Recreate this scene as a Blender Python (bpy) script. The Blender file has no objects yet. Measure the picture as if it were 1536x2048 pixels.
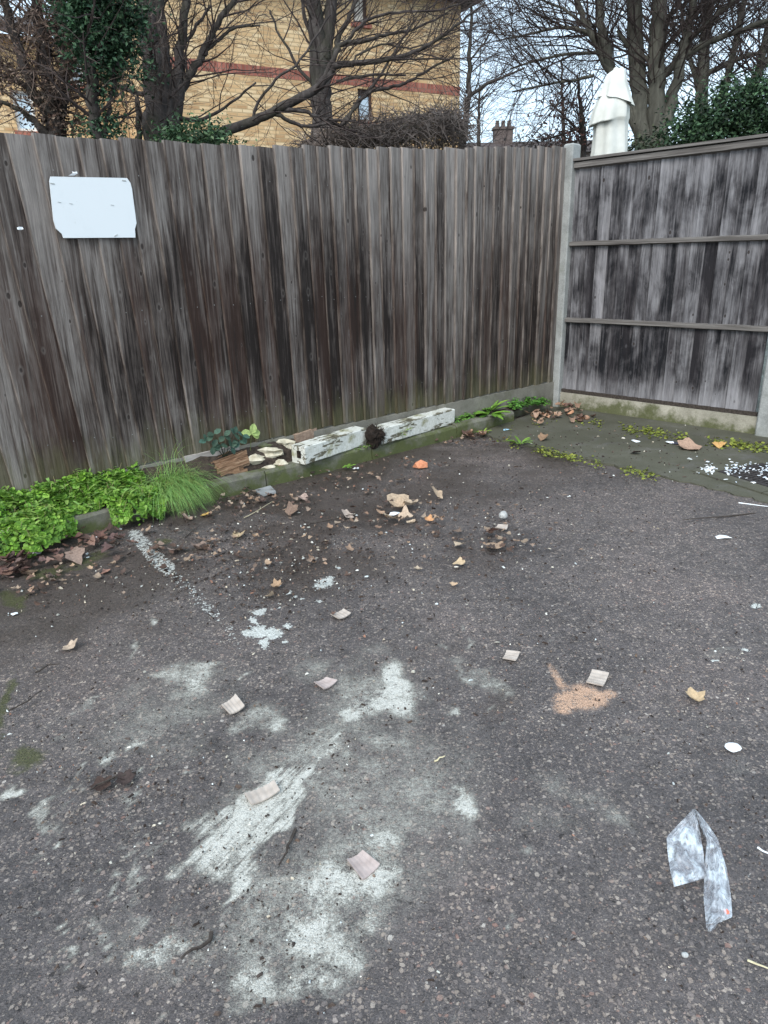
import bpy, math, random
import numpy as np
from mathutils import Vector, Matrix

# ------------------------------------------------------------------ camera
S = bpy.context.scene
COL = S.collection
FPX, HC = 1410.0, 1.35
def nrm(v):
    v = np.array(v, float)
    return v / np.linalg.norm(v)
_up = nrm([-95, 3945, 1410])
_f = np.array([0, 0, -1.0])
_y = nrm(_f - _up * _f.dot(_up))
RC = np.array([np.cross(_y, _up), _y, _up])
CAM = np.array([0, 0, HC])
cd = bpy.data.cameras.new("camera")
cam = bpy.data.objects.new("camera", cd)
COL.objects.link(cam)
m4 = Matrix([list(RC[0]) + [0], list(RC[1]) + [0], list(RC[2]) + [HC], [0, 0, 0, 1]])
cam.matrix_world = m4
cd.sensor_fit = 'VERTICAL'
cd.sensor_height = 36
cd.lens = 36 * FPX / 2048
cd.clip_end = 2000
cd.clip_start = 0.05
S.camera = cam

# ------------------------------------------------------------------ light
SUN_EL, SUN_AZ = math.radians(43), math.radians(203)   # azimuth: where the sun stands, clockwise from +Y
W = bpy.data.worlds.new("World")
S.world = W
W.use_nodes = True
wn = W.node_tree.nodes
wl = W.node_tree.links
wn.clear()
sky = wn.new("ShaderNodeTexSky")
sky.sky_type = 'NISHITA'
sky.sun_disc = False
sky.sun_elevation = SUN_EL
sky.sun_rotation = SUN_AZ
sky.air_density = 1.0
sky.dust_density = 2.5
tc = wn.new("ShaderNodeTexCoord")
nz = wn.new("ShaderNodeTexNoise")
nz.inputs['Scale'].default_value = 2.2
nz.inputs['Detail'].default_value = 5
nz.inputs['Roughness'].default_value = 0.55
wl.new(tc.outputs['Generated'], nz.inputs['Vector'])
cr = wn.new("ShaderNodeValToRGB")
cr.color_ramp.elements[0].position = 0.32
cr.color_ramp.elements[0].color = (0.55, 0.55, 0.55, 1)
cr.color_ramp.elements[1].position = 0.68
cr.color_ramp.elements[1].color = (0.9, 0.9, 0.9, 1)
wl.new(nz.outputs['Fac'], cr.inputs['Fac'])
mx = wn.new("ShaderNodeMix")
mx.data_type = 'RGBA'
mx.inputs[7].default_value = (6.3, 7.9, 9.3, 1)      # thin high cloud over the blue
wl.new(cr.outputs['Color'], mx.inputs[0])
wl.new(sky.outputs['Color'], mx.inputs[6])
bg = wn.new("ShaderNodeBackground")
bg.inputs['Strength'].default_value = 0.12
wl.new(mx.outputs[2], bg.inputs['Color'])
wo = wn.new("ShaderNodeOutputWorld")
wl.new(bg.outputs['Background'], wo.inputs['Surface'])

sl = bpy.data.lights.new("sun", 'SUN')
sl.energy = 1.5
sl.angle = math.radians(30)
sl.color = (1.0, 0.97, 0.93)
so = bpy.data.objects.new("sun", sl)
COL.objects.link(so)
sd = Vector((math.sin(SUN_AZ) * math.cos(SUN_EL), math.cos(SUN_AZ) * math.cos(SUN_EL), math.sin(SUN_EL)))
so.rotation_euler = sd.to_track_quat('Z', 'Y').to_euler()
so.location = (0, -3, 12)
S.view_settings.view_transform = 'Standard'
S.view_settings.look = 'None'
S.view_settings.gamma = 1
S.view_settings.exposure = 0.90
S.view_settings.use_curve_mapping = False

# ------------------------------------------------------------------ survey helpers
def ray(px, py):
    return RC @ np.array([(px - 768) / FPX, -(py - 1024) / FPX, -1.0])
def G(px, py, z=0.0):
    d = ray(px, py)
    return CAM + (z - HC) / d[2] * d
def PL(px, py, p0, n):
    d = ray(px, py)
    return CAM + n.dot(p0 - CAM) / n.dot(d) * d
def D(px, py, dist):
    """the point seen at a photo position, dist metres away over the ground"""
    d = ray(px, py)
    return CAM + dist / math.hypot(d[0], d[1]) * d
def PROJ(P):
    c = (P - CAM) @ RC
    return 768 - FPX * c[:, 0] / c[:, 2], 1024 + FPX * c[:, 1] / c[:, 2]

A0 = np.array([-2.007, 3.526, 0.0])
AD = np.array([0.759, 0.651, 0.0]); AD /= np.linalg.norm(AD)
AN = np.array([-AD[1], AD[0], 0.0])          # away from the camera
B0 = np.array([1.849, 6.41, 0.0])
BD = np.array([0.692, -0.722, 0.0]); BD /= np.linalg.norm(BD)
BN = np.array([-BD[1], BD[0], 0.0])
K0 = G(422, 1002); K1 = G(913, 875)
KD = nrm(K1 - K0); KN = np.array([-KD[1], KD[0], 0.0])

# ------------------------------------------------------------------ mesh helpers
class MB:
    def __init__(s):
        s.v = []; s.f = []; s.m = []; s.c = []; s.n = 0
    def add(s, vs, fs, mat=0, col=(0.5, 0.5, 0.5)):
        o = s.n
        s.v.extend([tuple(map(float, p)) for p in vs]); s.n += len(vs)
        for f in fs:
            s.f.append(tuple(i + o for i in f)); s.m.append(mat); s.c.append(col)
    def box(s, o, ax, ay, az, mat=0, col=(0.5, 0.5, 0.5)):
        o = np.array(o, float); ax = np.array(ax, float); ay = np.array(ay, float); az = np.array(az, float)
        v = [o, o + ax, o + ax + ay, o + ay, o + az, o + ax + az, o + ax + ay + az, o + ay + az]
        s.add(v, [(0, 3, 2, 1), (4, 5, 6, 7), (0, 1, 5, 4), (1, 2, 6, 5), (2, 3, 7, 6), (3, 0, 4, 7)], mat, col)
    def aabb(s, x0, x1, y0, y1, z0, z1, mat=0, col=(0.5, 0.5, 0.5)):
        s.box((x0, y0, z0), (x1 - x0, 0, 0), (0, y1 - y0, 0), (0, 0, z1 - z0), mat, col)
    def tube(s, pts, rad, sides=6, mat=0, col=(0.5, 0.5, 0.5), cap=True, rough=0, rng=None):
        pts = [np.array(p, float) for p in pts]
        k = len(pts); vs = []
        a = None
        for i, p in enumerate(pts):
            t = pts[min(i + 1, k - 1)] - pts[max(i - 1, 0)]
            l = math.sqrt(t.dot(t)) or 1; t = t / l
            if a is None:
                a = np.cross(t, (0, 0, 1.0) if abs(t[2]) < 0.9 else (1.0, 0, 0))
            a = a - t * a.dot(t); l = math.sqrt(a.dot(a)) or 1; a = a / l
            b = np.cross(t, a)
            for j in range(sides):
                th = 2 * math.pi * j / sides
                r = rad[i] * (1 + (rng.uniform(-rough, rough) if rng else 0))
                vs.append(p + r * (math.cos(th) * a + math.sin(th) * b))
        fs = []
        for i in range(k - 1):
            for j in range(sides):
                j2 = (j + 1) % sides
                fs.append((i * sides + j, i * sides + j2, (i + 1) * sides + j2, (i + 1) * sides + j))
        if cap:
            fs.append(tuple(range(sides - 1, -1, -1))); fs.append(tuple((k - 1) * sides + j for j in range(sides)))
        s.add(vs, fs, mat, col)
    def build(s, name, mats, parent=None, smooth=False, loc=None, mw=None):
        me = bpy.data.meshes.new(name)
        me.from_pydata(s.v, [], s.f)
        if not isinstance(mats, (list, tuple)): mats = [mats]
        for m in mats: me.materials.append(m)
        me.polygons.foreach_set('material_index', s.m)
        at = me.attributes.new('rnd', 'FLOAT_COLOR', 'FACE')
        ca = np.ones((len(s.f), 4), np.float32); ca[:, :3] = np.array(s.c, np.float32).reshape(-1, 3)
        at.data.foreach_set('color', ca.ravel())
        if smooth:
            me.polygons.foreach_set('use_smooth', [True] * len(s.f))
        me.update()
        o = bpy.data.objects.new(name, me)
        COL.objects.link(o)
        if parent is not None: o.parent = parent
        if loc is not None: o.location = loc
        if mw is not None: o.matrix_world = mw
        return o
    def here(s, name, mats, label=None, cat=None, group=None, kind=None, smooth=False):
        """build as a top-level thing with its origin at its base"""
        a = np.array(s.v); c = np.array([a[:, 0].mean(), a[:, 1].mean(), a[:, 2].min()])
        s.v = [tuple(p) for p in (a - c)]
        o = s.build(name, mats, loc=tuple(c), smooth=smooth)
        return tag(o, label, cat, group, kind)

def tag(o, label=None, cat=None, group=None, kind=None):
    if label: o['label'] = label
    if cat: o['category'] = cat
    if group: o['group'] = group
    if kind: o['kind'] = kind
    return o
def empty(name, loc, label, cat, group=None, mw=None):
    o = bpy.data.objects.new(name, None)
    COL.objects.link(o)
    o.empty_display_size = 0.2
    if mw is not None: o.matrix_world = mw
    else: o.location = tuple(loc)
    return tag(o, label, cat, group)
def frame(o, x, y):
    return Matrix([[x[0], y[0], 0, o[0]], [x[1], y[1], 0, o[1]], [x[2], y[2], 1, o[2]], [0, 0, 0, 1]])

# ------------------------------------------------------------------ material helpers
class NT:
    def __init__(s, name):
        s.mat = bpy.data.materials.new(name)
        s.mat.use_nodes = True
        s.t = s.mat.node_tree
        s.t.nodes.clear()
        s.out = s.t.nodes.new("ShaderNodeOutputMaterial")
        s.b = s.t.nodes.new("ShaderNodeBsdfPrincipled")
        s.t.links.new(s.b.outputs[0], s.out.inputs[0])
        s.obj = s.t.nodes.new("ShaderNodeTexCoord").outputs['Object']
    def put(s, sock, v):
        if isinstance(v, bpy.types.NodeSocket): s.t.links.new(v, sock)
        elif isinstance(v, (tuple, list)) and sock.type == 'RGBA' and len(v) == 3: sock.default_value = tuple(v) + (1,)
        else: sock.default_value = v
    def node(s, ty, props=None, **ins):
        n = s.t.nodes.new(ty)
        for k, v in (props or {}).items(): setattr(n, k, v)
        for k, v in ins.items(): s.put(n.inputs[k.replace('_', ' ')], v)
        return n
    def map(s, scale=(1, 1, 1), rot=(0, 0, 0), loc=(0, 0, 0), vec=None):
        return s.node("ShaderNodeMapping", Vector=vec or s.obj, Scale=scale, Rotation=rot, Location=loc).outputs[0]
    def noise(s, scale, detail=3, rough=0.55, vec=None, dist=0):
        n = s.node("ShaderNodeTexNoise", Vector=vec or s.obj, Scale=scale, Detail=detail, Roughness=rough, Distortion=dist)
        return n.outputs[0]
    def vor(s, scale, vec=None, feature='F1', rand=1.0):
        return s.node("ShaderNodeTexVoronoi", dict(feature=feature), Vector=vec or s.obj, Scale=scale, Randomness=rand)
    def math(s, op, a, b=0.0, c=0.0, clamp=False):
        n = s.t.nodes.new("ShaderNodeMath"); n.operation = op; n.use_clamp = clamp
        for i, v in enumerate((a, b, c)): s.put(n.inputs[i], v)
        return n.outputs[0]
    def mr(s, v, a, b, c=0.0, d=1.0, smooth=True):
        n = s.t.nodes.new("ShaderNodeMapRange"); n.clamp = True
        if smooth: n.interpolation_type = 'SMOOTHSTEP'
        for i, x in enumerate((v, a, b, c, d)): s.put(n.inputs[i], x)
        return n.outputs[0]
    def mix(s, f, a, b, mode='MIX'):
        n = s.t.nodes.new("ShaderNodeMix"); n.data_type = 'RGBA'; n.blend_type = mode
        s.put(n.inputs[0], f); s.put(n.inputs[6], a); s.put(n.inputs[7], b)
        return n.outputs[2]
    def ramp(s, f, stops, interp='LINEAR'):
        n = s.t.nodes.new("ShaderNodeValToRGB"); e = n.color_ramp.elements
        n.color_ramp.interpolation = interp
        while len(e) < len(stops): e.new(0.5)
        for i, (p, c) in enumerate(stops):
            e[i].position = p; e[i].color = (c if isinstance(c, (tuple, list)) else (c, c, c))[:3] + (1,) if isinstance(c, (tuple, list)) else (c, c, c, 1)
        s.put(n.inputs[0], f)
        return n.outputs[0]
    def attr(s, name='rnd'):
        n = s.t.nodes.new("ShaderNodeAttribute"); n.attribute_name = name
        return n
    def sep(s, v):
        n = s.t.nodes.new("ShaderNodeSeparateXYZ"); s.put(n.inputs[0], v); return n.outputs
    def sepc(s, v):
        n = s.t.nodes.new("ShaderNodeSeparateColor"); s.put(n.inputs[0], v); return n.outputs
    def comb(s, x, y, z):
        n = s.t.nodes.new("ShaderNodeCombineXYZ")
        for i, v in enumerate((x, y, z)): s.put(n.inputs[i], v)
        return n.outputs[0]
    def bump(s, h, strength=0.3, dist=0.01):
        n = s.node("ShaderNodeBump", Strength=strength, Distance=dist, Height=h)
        s.t.links.new(n.outputs[0], s.b.inputs['Normal'])
    def done(s, col, rough=0.8, spec=0.3, **kw):
        s.put(s.b.inputs['Base Color'], col); s.put(s.b.inputs['Roughness'], rough)
        s.put(s.b.inputs['Specular IOR Level'], spec)
        for k, v in kw.items(): s.put(s.b.inputs[k.replace('_', ' ')], v)
        return s.mat

M = {}
def simple(name, c1, c2, scale=20, rough=0.8, bump=0.2, spec=0.3, detail=4, stretch=(1, 1, 1)):
    n = NT(name)
    f = n.noise(scale, detail, 0.6, n.map(stretch))
    M[name] = n.done(n.ramp(f, [(0.3, c1), (0.7, c2)]), rough, spec) if not bump else None
    if bump:
        n.bump(f, bump, 0.01)
        M[name] = n.done(n.ramp(f, [(0.3, c1), (0.7, c2)]), rough, spec)
    return M[name]

# --- tarmac, with stain masks kept as attributes of the ground mesh
n = NT('tarmac')
a1 = n.sepc(n.attr('stain_a').outputs['Color']); a2 = n.sepc(n.attr('stain_b').outputs['Color'])
dust, paint, sand = a1[0], a1[1], a1[2]
dirt, moss, garden = a2[0], a2[1], a2[2]
wob = n.node("ShaderNodeTexNoise", Vector=n.obj, Scale=75.0, Detail=4.0, Roughness=0.65).outputs['Color']
wv = n.node("ShaderNodeVectorMath", dict(operation='MULTIPLY_ADD')); n.put(wv.inputs[0], wob); wv.inputs[1].default_value = (0.016,) * 3; n.put(wv.inputs[2], n.obj)
fine = n.noise(260, 4, 0.75)
med = n.noise(14, 6, 0.65)
big = n.noise(1.15, 5, 0.6)
def stones(scale, cover, soft):
    v = n.vor(scale, wv.outputs[0]); v.voronoi_dimensions = '2D'; c_ = n.sepc(v.outputs['Color'])
    r_ = n.mr(c_[0], 1.0 - cover, 1.0, 0.22, 0.62, False)          # how big this cell's stone is, most have none
    m_ = n.math('MULTIPLY', n.mr(n.math('SUBTRACT', r_, v.outputs['Distance']), 0.0, soft), n.math('GREATER_THAN', c_[0], 1.0 - cover))
    return m_, c_
sA, cA = stones(85, 0.42, 0.14)
sB, cB = stones(140, 0.55, 0.16)
sC, cC = stones(300, 0.6, 0.2)
stone_ramp = [(0.0, (0.060, 0.053, 0.052)), (0.3, (0.135, 0.12, 0.116)), (0.55, (0.22, 0.193, 0.178)), (0.78, (0.31, 0.262, 0.22)), (0.92, (0.42, 0.375, 0.325)), (0.96, (0.25, 0.15, 0.12)), (1.0, (0.46, 0.44, 0.40))]
vc = cA
sst = nrm(G(380, 1720) - G(600, 1500)); sang = math.atan2(sst[1], sst[0])
stv = n.map((0.07, 1, 1), vec=n.map((1, 1, 1), rot=(0, 0, -sang)))
streak = n.noise(60, 5, 0.7, stv)
c = n.ramp(n.math('ADD', n.math('MULTIPLY', fine, 0.6), n.math('MULTIPLY', n.noise(70, 4, 0.7), 0.4)), [(0.32, (0.034, 0.031, 0.031)), (0.5, (0.098, 0.089, 0.088)), (0.68, (0.20, 0.18, 0.172))])
c = n.mix(n.math('MULTIPLY', sC, 0.75), c, n.ramp(cC[1], stone_ramp))
c = n.mix(n.math('MULTIPLY', sB, 0.8), c, n.ramp(cB[1], stone_ramp))
c = n.mix(n.math('MULTIPLY', sA, 0.85), c, n.ramp(cA[1], stone_ramp))
chip = n.math('MAXIMUM', sA, n.math('MAXIMUM', n.math('MULTIPLY', sB, 0.7), n.math('MULTIPLY', sC, 0.4)))
pit = n.noise(42, 5, 0.7)
pitf = n.mr(pit, 0.37, 0.30)
c = n.mix(n.math('MULTIPLY', pitf, 0.8), c, (0.034, 0.029, 0.027))
c = n.mix(0.9, c, n.ramp(big, [(0.3, (0.74, 0.72, 0.74)), (0.5, (1.12, 1.06, 1.04)), (0.68, (1.46, 1.32, 1.27))]), 'MULTIPLY')
c = n.mix(0.7, c, n.ramp(med, [(0.3, 0.62), (0.5, 1.0), (0.7, 1.3)]), 'MULTIPLY')
# soil trodden onto the tarmac
df = n.mr(n.math('ADD', dirt, n.math('MULTIPLY', n.math('SUBTRACT', n.noise(7, 8, 0.72), 0.5), 1.1)), 0.12, 0.85)
dcol = n.ramp(n.noise(90, 5, 0.7), [(0.3, (0.024, 0.017, 0.014)), (0.52, (0.078, 0.059, 0.049)), (0.75, (0.16, 0.125, 0.10))])
c = n.mix(n.math('MULTIPLY', df, 0.92), c, dcol)
# cement dust
iso = n.math('SUBTRACT', n.noise(9, 10, 0.76), 0.5)
grit = n.math('SUBTRACT', n.math('ADD', n.math('MULTIPLY', fine, 0.6), n.math('MULTIPLY', n.noise(75, 5, 0.75), 0.4)), 0.5)
brk = n.math('ADD', n.math('MULTIPLY', iso, 3.6), n.math('ADD', n.math('MULTIPLY', grit, 3.2), n.math('MULTIPLY', n.math('SUBTRACT', chip, 0.35), -0.30)))
dd = n.math('MULTIPLY', dust, n.math('ADD', 0.80, n.math('MULTIPLY', brk, 0.95)), clamp=True)
scr = n.sepc(n.attr('stain_c').outputs['Color'])[0]
sk = n.math('ADD', n.math('MULTIPLY', n.math('SUBTRACT', streak, 0.5), 3.0), n.math('ADD', n.math('MULTIPLY', grit, 2.2), n.math('MULTIPLY', iso, 1.6)))
ds = n.math('MULTIPLY', scr, n.math('ADD', 0.78, n.math('MULTIPLY', sk, 1.0)), clamp=True)
dd = n.math('MAXIMUM', n.mr(dd, 0.06, 0.95, 0, 1, False), n.mr(ds, 0.08, 0.95, 0, 1, False))
c = n.mix(n.mr(dd, 0.0, 0.7, 0, 0.95, False), c, n.ramp(n.math('ADD', n.math('MULTIPLY', grit, 0.9), dd), [(0.05, (0.25, 0.235, 0.205)), (0.45, (0.47, 0.455, 0.395)), (0.95, (0.72, 0.70, 0.63))]))
# orange brick sand
sf = n.math('MULTIPLY', sand, n.math('ADD', 1.0, n.math('MULTIPLY', brk, 1.5)), clamp=True)
c = n.mix(n.mr(sf, 0.10, 0.65, 0, 0.92), c, n.ramp(fine, [(0.3, (0.50, 0.29, 0.18)), (0.7, (0.85, 0.56, 0.39))]))
# moss
mf = n.mr(n.math('ADD', moss, n.math('MULTIPLY', n.math('SUBTRACT', n.noise(22, 6, 0.7), 0.5), 1.2)), 0.35, 0.8)
c = n.mix(n.math('MULTIPLY', mf, 0.85), c, n.ramp(n.noise(150, 3, 0.7), [(0.3, (0.030, 0.034, 0.010)), (0.7, (0.115, 0.12, 0.035))]))
# paint
pf = n.mr(n.math('ADD', paint, n.math('ADD', n.math('MULTIPLY', n.math('SUBTRACT', n.noise(48, 5, 0.65), 0.5), 1.2), n.math('MULTIPLY', n.math('SUBTRACT', chip, 0.5), 0.3))), 0.5, 0.56)
c = n.mix(pf, c, n.ramp(n.noise(120, 3, 0.6), [(0.3, (0.50, 0.51, 0.46)), (0.6, (0.74, 0.745, 0.70))]))
c = n.mix(garden, c, n.ramp(n.noise(9, 5, 0.7), [(0.3, (0.03, 0.024, 0.016)), (0.7, (0.05, 0.06, 0.022))]))
hgt = n.math('ADD', n.math('MULTIPLY', chip, 0.7), n.math('MULTIPLY', fine, 0.9))
n.bump(n.math('SUBTRACT', n.math('ADD', hgt, n.math('MULTIPLY', med, 1.5)), n.math('MULTIPLY', pitf, 1.2)), 1.0, 0.007)
M['tarmac'] = n.done(c, n.mr(n.math('ADD', big, n.math('MULTIPLY', med, 0.4)), 0.5, 0.9, 0.40, 0.66), 0.5)

# --- weathered boards
def board_mat(name, light, mid, dark, red, redamt, alg, base_pale, blotch):
    n = NT(name)
    at = n.sepc(n.attr('rnd').outputs['Color'])
    xyz = n.sep(n.obj)
    off = n.math('MULTIPLY', at[0], 37.0)
    v = n.comb(n.math('ADD', xyz[0], off), n.math('ADD', xyz[1], n.math('MULTIPLY', at[1], 11.0)), n.math('MULTIPLY', xyz[2], 1.0))
    st = n.noise(1.0, 6, 0.66, n.map((50, 20, 2.4), vec=v), 0.9)
    stw = n.noise(1.0, 4, 0.6, n.map((13, 8, 0.75), vec=v), 0.3)
    grain = n.noise(1.0, 4, 0.7, n.map((150, 60, 5.0), vec=v), 0.8)
    lowf = n.noise(1.0, 4, 0.6, n.map((1.3, 1, 0.9)))
    blot = n.noise(1.0, 5, 0.65, n.map((4.5, 3, 2.6), vec=v), 0.4)
    t = n.math('ADD', n.math('MULTIPLY', st, 0.74 if alg else 0.52), n.math('MULTIPLY', stw, 0.41 if alg else 0.63))
    t = n.math('ADD', t, n.math('MULTIPLY', n.math('SUBTRACT', lowf, 0.5), 0.32))
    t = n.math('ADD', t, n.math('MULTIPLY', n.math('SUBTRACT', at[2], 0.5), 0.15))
    t = n.math('ADD', t, n.math('MULTIPLY', n.math('SUBTRACT', blot, 0.5), blotch))
    # wetter, darker wood where rain runs, greyer to the top
    t = n.math('ADD', t, n.mr(xyz[2], 0.9, 2.1, -0.05, 0.085, False))
    if alg:     # a broad rain-soaked patch
        ex_ = n.math('POWER', n.math('DIVIDE', n.math('SUBTRACT', xyz[0], 1.75), 1.25), 2.0); ez_ = n.math('POWER', n.math('DIVIDE', n.math('SUBTRACT', xyz[2], 1.0), 0.75), 2.0)
        t = n.math('ADD', t, n.mr(n.math('ADD', ex_, ez_), 1.1, 0.0, 0.0, -0.06))
        t = n.math('ADD', t, n.mr(xyz[0], 0.8, 0.0, 0.0, 0.05))
    if base_pale:
        t = n.math('ADD', t, n.mr(n.math('ADD', xyz[2], n.math('MULTIPLY', n.math('SUBTRACT', stw, 0.5), 0.5)), 0.42, 0.16, 0, 0.24))
    c = n.ramp(t, [(0.42, dark), (0.54, mid), (0.68, light), (0.86, tuple(min(1, x * 1.6) for x in light))])
    rf = n.mr(n.math('ADD', n.noise(1.0, 4, 0.6, n.map((16, 9, 0.8), vec=v, loc=(5, 3, 1)), 0.2), n.math('MULTIPLY', n.math('SUBTRACT', at[1], 0.5), 0.35)), 0.52, 0.68)
    rf = n.math('MULTIPLY', rf, n.mr(xyz[2], 1.75, 1.1, 0.0, 1.0))
    c = n.mix(n.math('MULTIPLY', rf, redamt), c, red)
    c = n.mix(0.55, c, n.ramp(grain, [(0.3, 0.5), (0.5, 1.0), (0.7, 1.55)]), 'MULTIPLY')
    # knots
    kv = n.vor(1.0, n.map((16, 9, 9.0), vec=v)); kc = n.sepc(kv.outputs['Color'])
    kd = n.math('DIVIDE', kv.outputs['Distance'], n.math('ADD', 0.6, kc[1]))
    sel = n.mr(kc[0], 0.66, 0.68)
    ring = n.math('MULTIPLY', n.mr(kd, 0.22, 0.13), sel)
    core = n.math('MULTIPLY', n.mr(kd, 0.12, 0.08), sel)
    c = n.mix(n.math('MULTIPLY', ring, 0.25), c, light)
    c = n.mix(n.math('MULTIPLY', core, 0.85), c, (0.025, 0.018, 0.015))
    # green algae towards the damp foot
    if alg:
        af = n.mr(n.math('ADD', xyz[2], n.math('MULTIPLY', n.math('SUBTRACT', n.noise(1.0, 5, 0.7, n.map((7, 5, 2.0), vec=v)), 0.5), 0.8)), 0.50, 0.22)
        c = n.mix(n.math('MULTIPLY', af, alg), c, n.ramp(grain, [(0.3, (0.060, 0.060, 0.022)), (0.7, (0.16, 0.15, 0.075))]))
    h = n.math('ADD', n.math('MULTIPLY', grain, 0.6), n.math('MULTIPLY', st, 1.0))
    n.bump(n.math('SUBTRACT', h, n.math('MULTIPLY', core, 1.0)), 0.55, 0.004)
    M[name] = n.done(c, 0.82, 0.25)
board_mat('boards_brown', (0.190, 0.166, 0.149), (0.084, 0.067, 0.058), (0.017, 0.012, 0.010), (0.052, 0.026, 0.018), 0.45, 0.5, False, 0.3)
board_mat('boards_grey', (0.165, 0.159, 0.164), (0.062, 0.058, 0.061), (0.008, 0.008, 0.010), (0.03, 0.024, 0.026), 0.35, 0.0, True, 0.75)

n = NT('rail_wood')
g = n.noise(1.0, 5, 0.65, n.map((2.2, 60, 60)), 0.5)
c = n.ramp(g, [(0.3, (0.060, 0.052, 0.047)), (0.5, (0.135, 0.122, 0.112)), (0.75, (0.26, 0.243, 0.225))])
n.bump(g, 0.4, 0.004)
M['rail_wood'] = n.done(c, 0.85, 0.25)

def concrete(name, c1, c2, mossc, mossamt, sc=8):
    n = NT(name)
    f = n.noise(sc, 6, 0.65); g = n.noise(120, 3, 0.7)
    c = n.ramp(f, [(0.3, c1), (0.7, c2)])
    c = n.mix(0.6, c, n.ramp(g, [(0.3, 0.7), (0.7, 1.25)]), 'MULTIPLY')
    z = n.sep(n.obj)[2]
    mf = n.mr(n.math('ADD', n.noise(5, 5, 0.7), n.mr(z, 0.16, 0.0, -0.11, 0.16, False)), 0.40, 0.64)
    c = n.mix(n.math('MULTIPLY', mf, mossamt), c, n.mix(n.noise(60, 3, 0.7), tuple(x * 0.6 for x in mossc), tuple(x * 1.4 for x in mossc)))
    n.bump(n.math('ADD', g, f), 0.4, 0.004)
    M[name] = n.done(c, 0.88, 0.25)
concrete('post_concrete', (0.22, 0.225, 0.215), (0.37, 0.375, 0.36), (0.10, 0.11, 0.05), 0.25)
concrete('gravel_board_concrete', (0.24, 0.222, 0.175), (0.44, 0.41, 0.335), (0.078, 0.086, 0.030), 0.9, 4)
concrete('kerb_concrete', (0.105, 0.10, 0.08), (0.21, 0.205, 0.165), (0.075, 0.088, 0.028), 0.9, 6)
concrete('dark_concrete', (0.13, 0.122, 0.10), (0.25, 0.235, 0.20), (0.08, 0.085, 0.035), 0.6, 6)
concrete('paving', (0.070, 0.066, 0.058), (0.150, 0.143, 0.124), (0.062, 0.062, 0.030), 0.5, 2.2)
concrete('pale_concrete', (0.22, 0.20, 0.15), (0.42, 0.39, 0.30), (0.12, 0.11, 0.06), 0.35, 9)

simple('soil', (0.018, 0.013, 0.010), (0.075, 0.055, 0.042), 45, 0.95, 0.8)
n = NT('sign_white')
g = n.noise(4.0, 6, 0.65, n.map((1, 1, .5))); h = n.noise(22, 5, 0.7)
c = n.mix(n.mr(g, 0.48, 0.72, 0, 0.55), (0.68, 0.71, 0.72), (0.55, 0.58, 0.59))
c = n.mix(n.mr(h, 0.62, 0.75, 0, 0.5), c, (0.50, 0.50, 0.47))
M['sign_white'] = n.done(c, 0.45, 0.35)
simple('sign_fixing', (0.34, 0.35, 0.34), (0.45, 0.46, 0.44), 30, 0.5, 0.1)
simple('white_scrap', (0.68, 0.70, 0.72), (0.84, 0.86, 0.87), 60, 0.6, 0.2)
simple('blue_scrap', (0.25, 0.48, 0.68), (0.50, 0.68, 0.82), 40, 0.5, 0.1)
simple('terracotta', (0.46, 0.17, 0.085), (0.62, 0.27, 0.15), 60, 0.9, 0.5)
simple('old_brick', (0.20, 0.135, 0.095), (0.38, 0.27, 0.20), 40, 0.9, 0.6)
simple('grey_stone', (0.25, 0.25, 0.24), (0.50, 0.50, 0.48), 60, 0.85, 0.5)
simple('slate', (0.17, 0.18, 0.18), (0.30, 0.31, 0.31), 25, 0.7, 0.2)
simple('plaster', (0.34, 0.30, 0.21), (0.66, 0.61, 0.49), 22, 0.9, 0.6)
simple('twig', (0.022, 0.017, 0.014), (0.075, 0.060, 0.050), 60, 0.9, 0.4)
simple('pale_straw', (0.42, 0.36, 0.22), (0.62, 0.56, 0.38), 60, 0.8, 0.2)
simple('pale_stick', (0.35, 0.33, 0.29), (0.56, 0.53, 0.48), 50, 0.8, 0.2)
simple('grey_plank', (0.28, 0.25, 0.225), (0.46, 0.42, 0.39), 1.0, 0.85, 0.3, 0.25, 4, (6, 60, 60))
simple('clod', (0.008, 0.006, 0.005), (0.034, 0.023, 0.017), 50, 0.97, 1.0)
simple('iron', (0.022, 0.019, 0.019), (0.060, 0.052, 0.050), 40, 0.7, 0.4)
simple('sticker', (0.80, 0.12, 0.07), (0.9, 0.20, 0.12), 10, 0.5, 0)
simple('nail', (0.10, 0.095, 0.09), (0.24, 0.23, 0.22), 90, 0.6, 0.1)
simple('roof_tile', (0.045, 0.035, 0.033), (0.085, 0.065, 0.06), 14, 0.85, 0.2)
simple('far_wall', (0.085, 0.066, 0.06), (0.14, 0.11, 0.10), 4, 0.9, 0.1)
simple('window_frame', (0.045, 0.026, 0.020), (0.075, 0.045, 0.035), 8, 0.5, 0.05)
simple('white_frame', (0.66, 0.66, 0.64), (0.76, 0.76, 0.74), 8, 0.5, 0.05)
simple('blind', (0.66, 0.60, 0.52), (0.76, 0.70, 0.62), 6, 0.8, 0.05)
simple('fascia', (0.020, 0.017, 0.017), (0.04, 0.034, 0.033), 8, 0.6, 0.05)
simple('dark_plastic', (0.03, 0.03, 0.045), (0.06, 0.06, 0.085), 20, 0.5, 0.05)
simple('pole_metal', (0.35, 0.35, 0.35), (0.5, 0.5, 0.5), 20, 0.4, 0)

n = NT('glass_sky_tint')
M['glass_sky_tint'] = n.done(n.ramp(n.noise(1.5, 3, 0.6), [(0.3, (0.46, 0.58, 0.68)), (0.7, (0.60, 0.72, 0.82))]), 0.06, 0.9)  # pale blue of the reflected sky put into the pane colour

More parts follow.
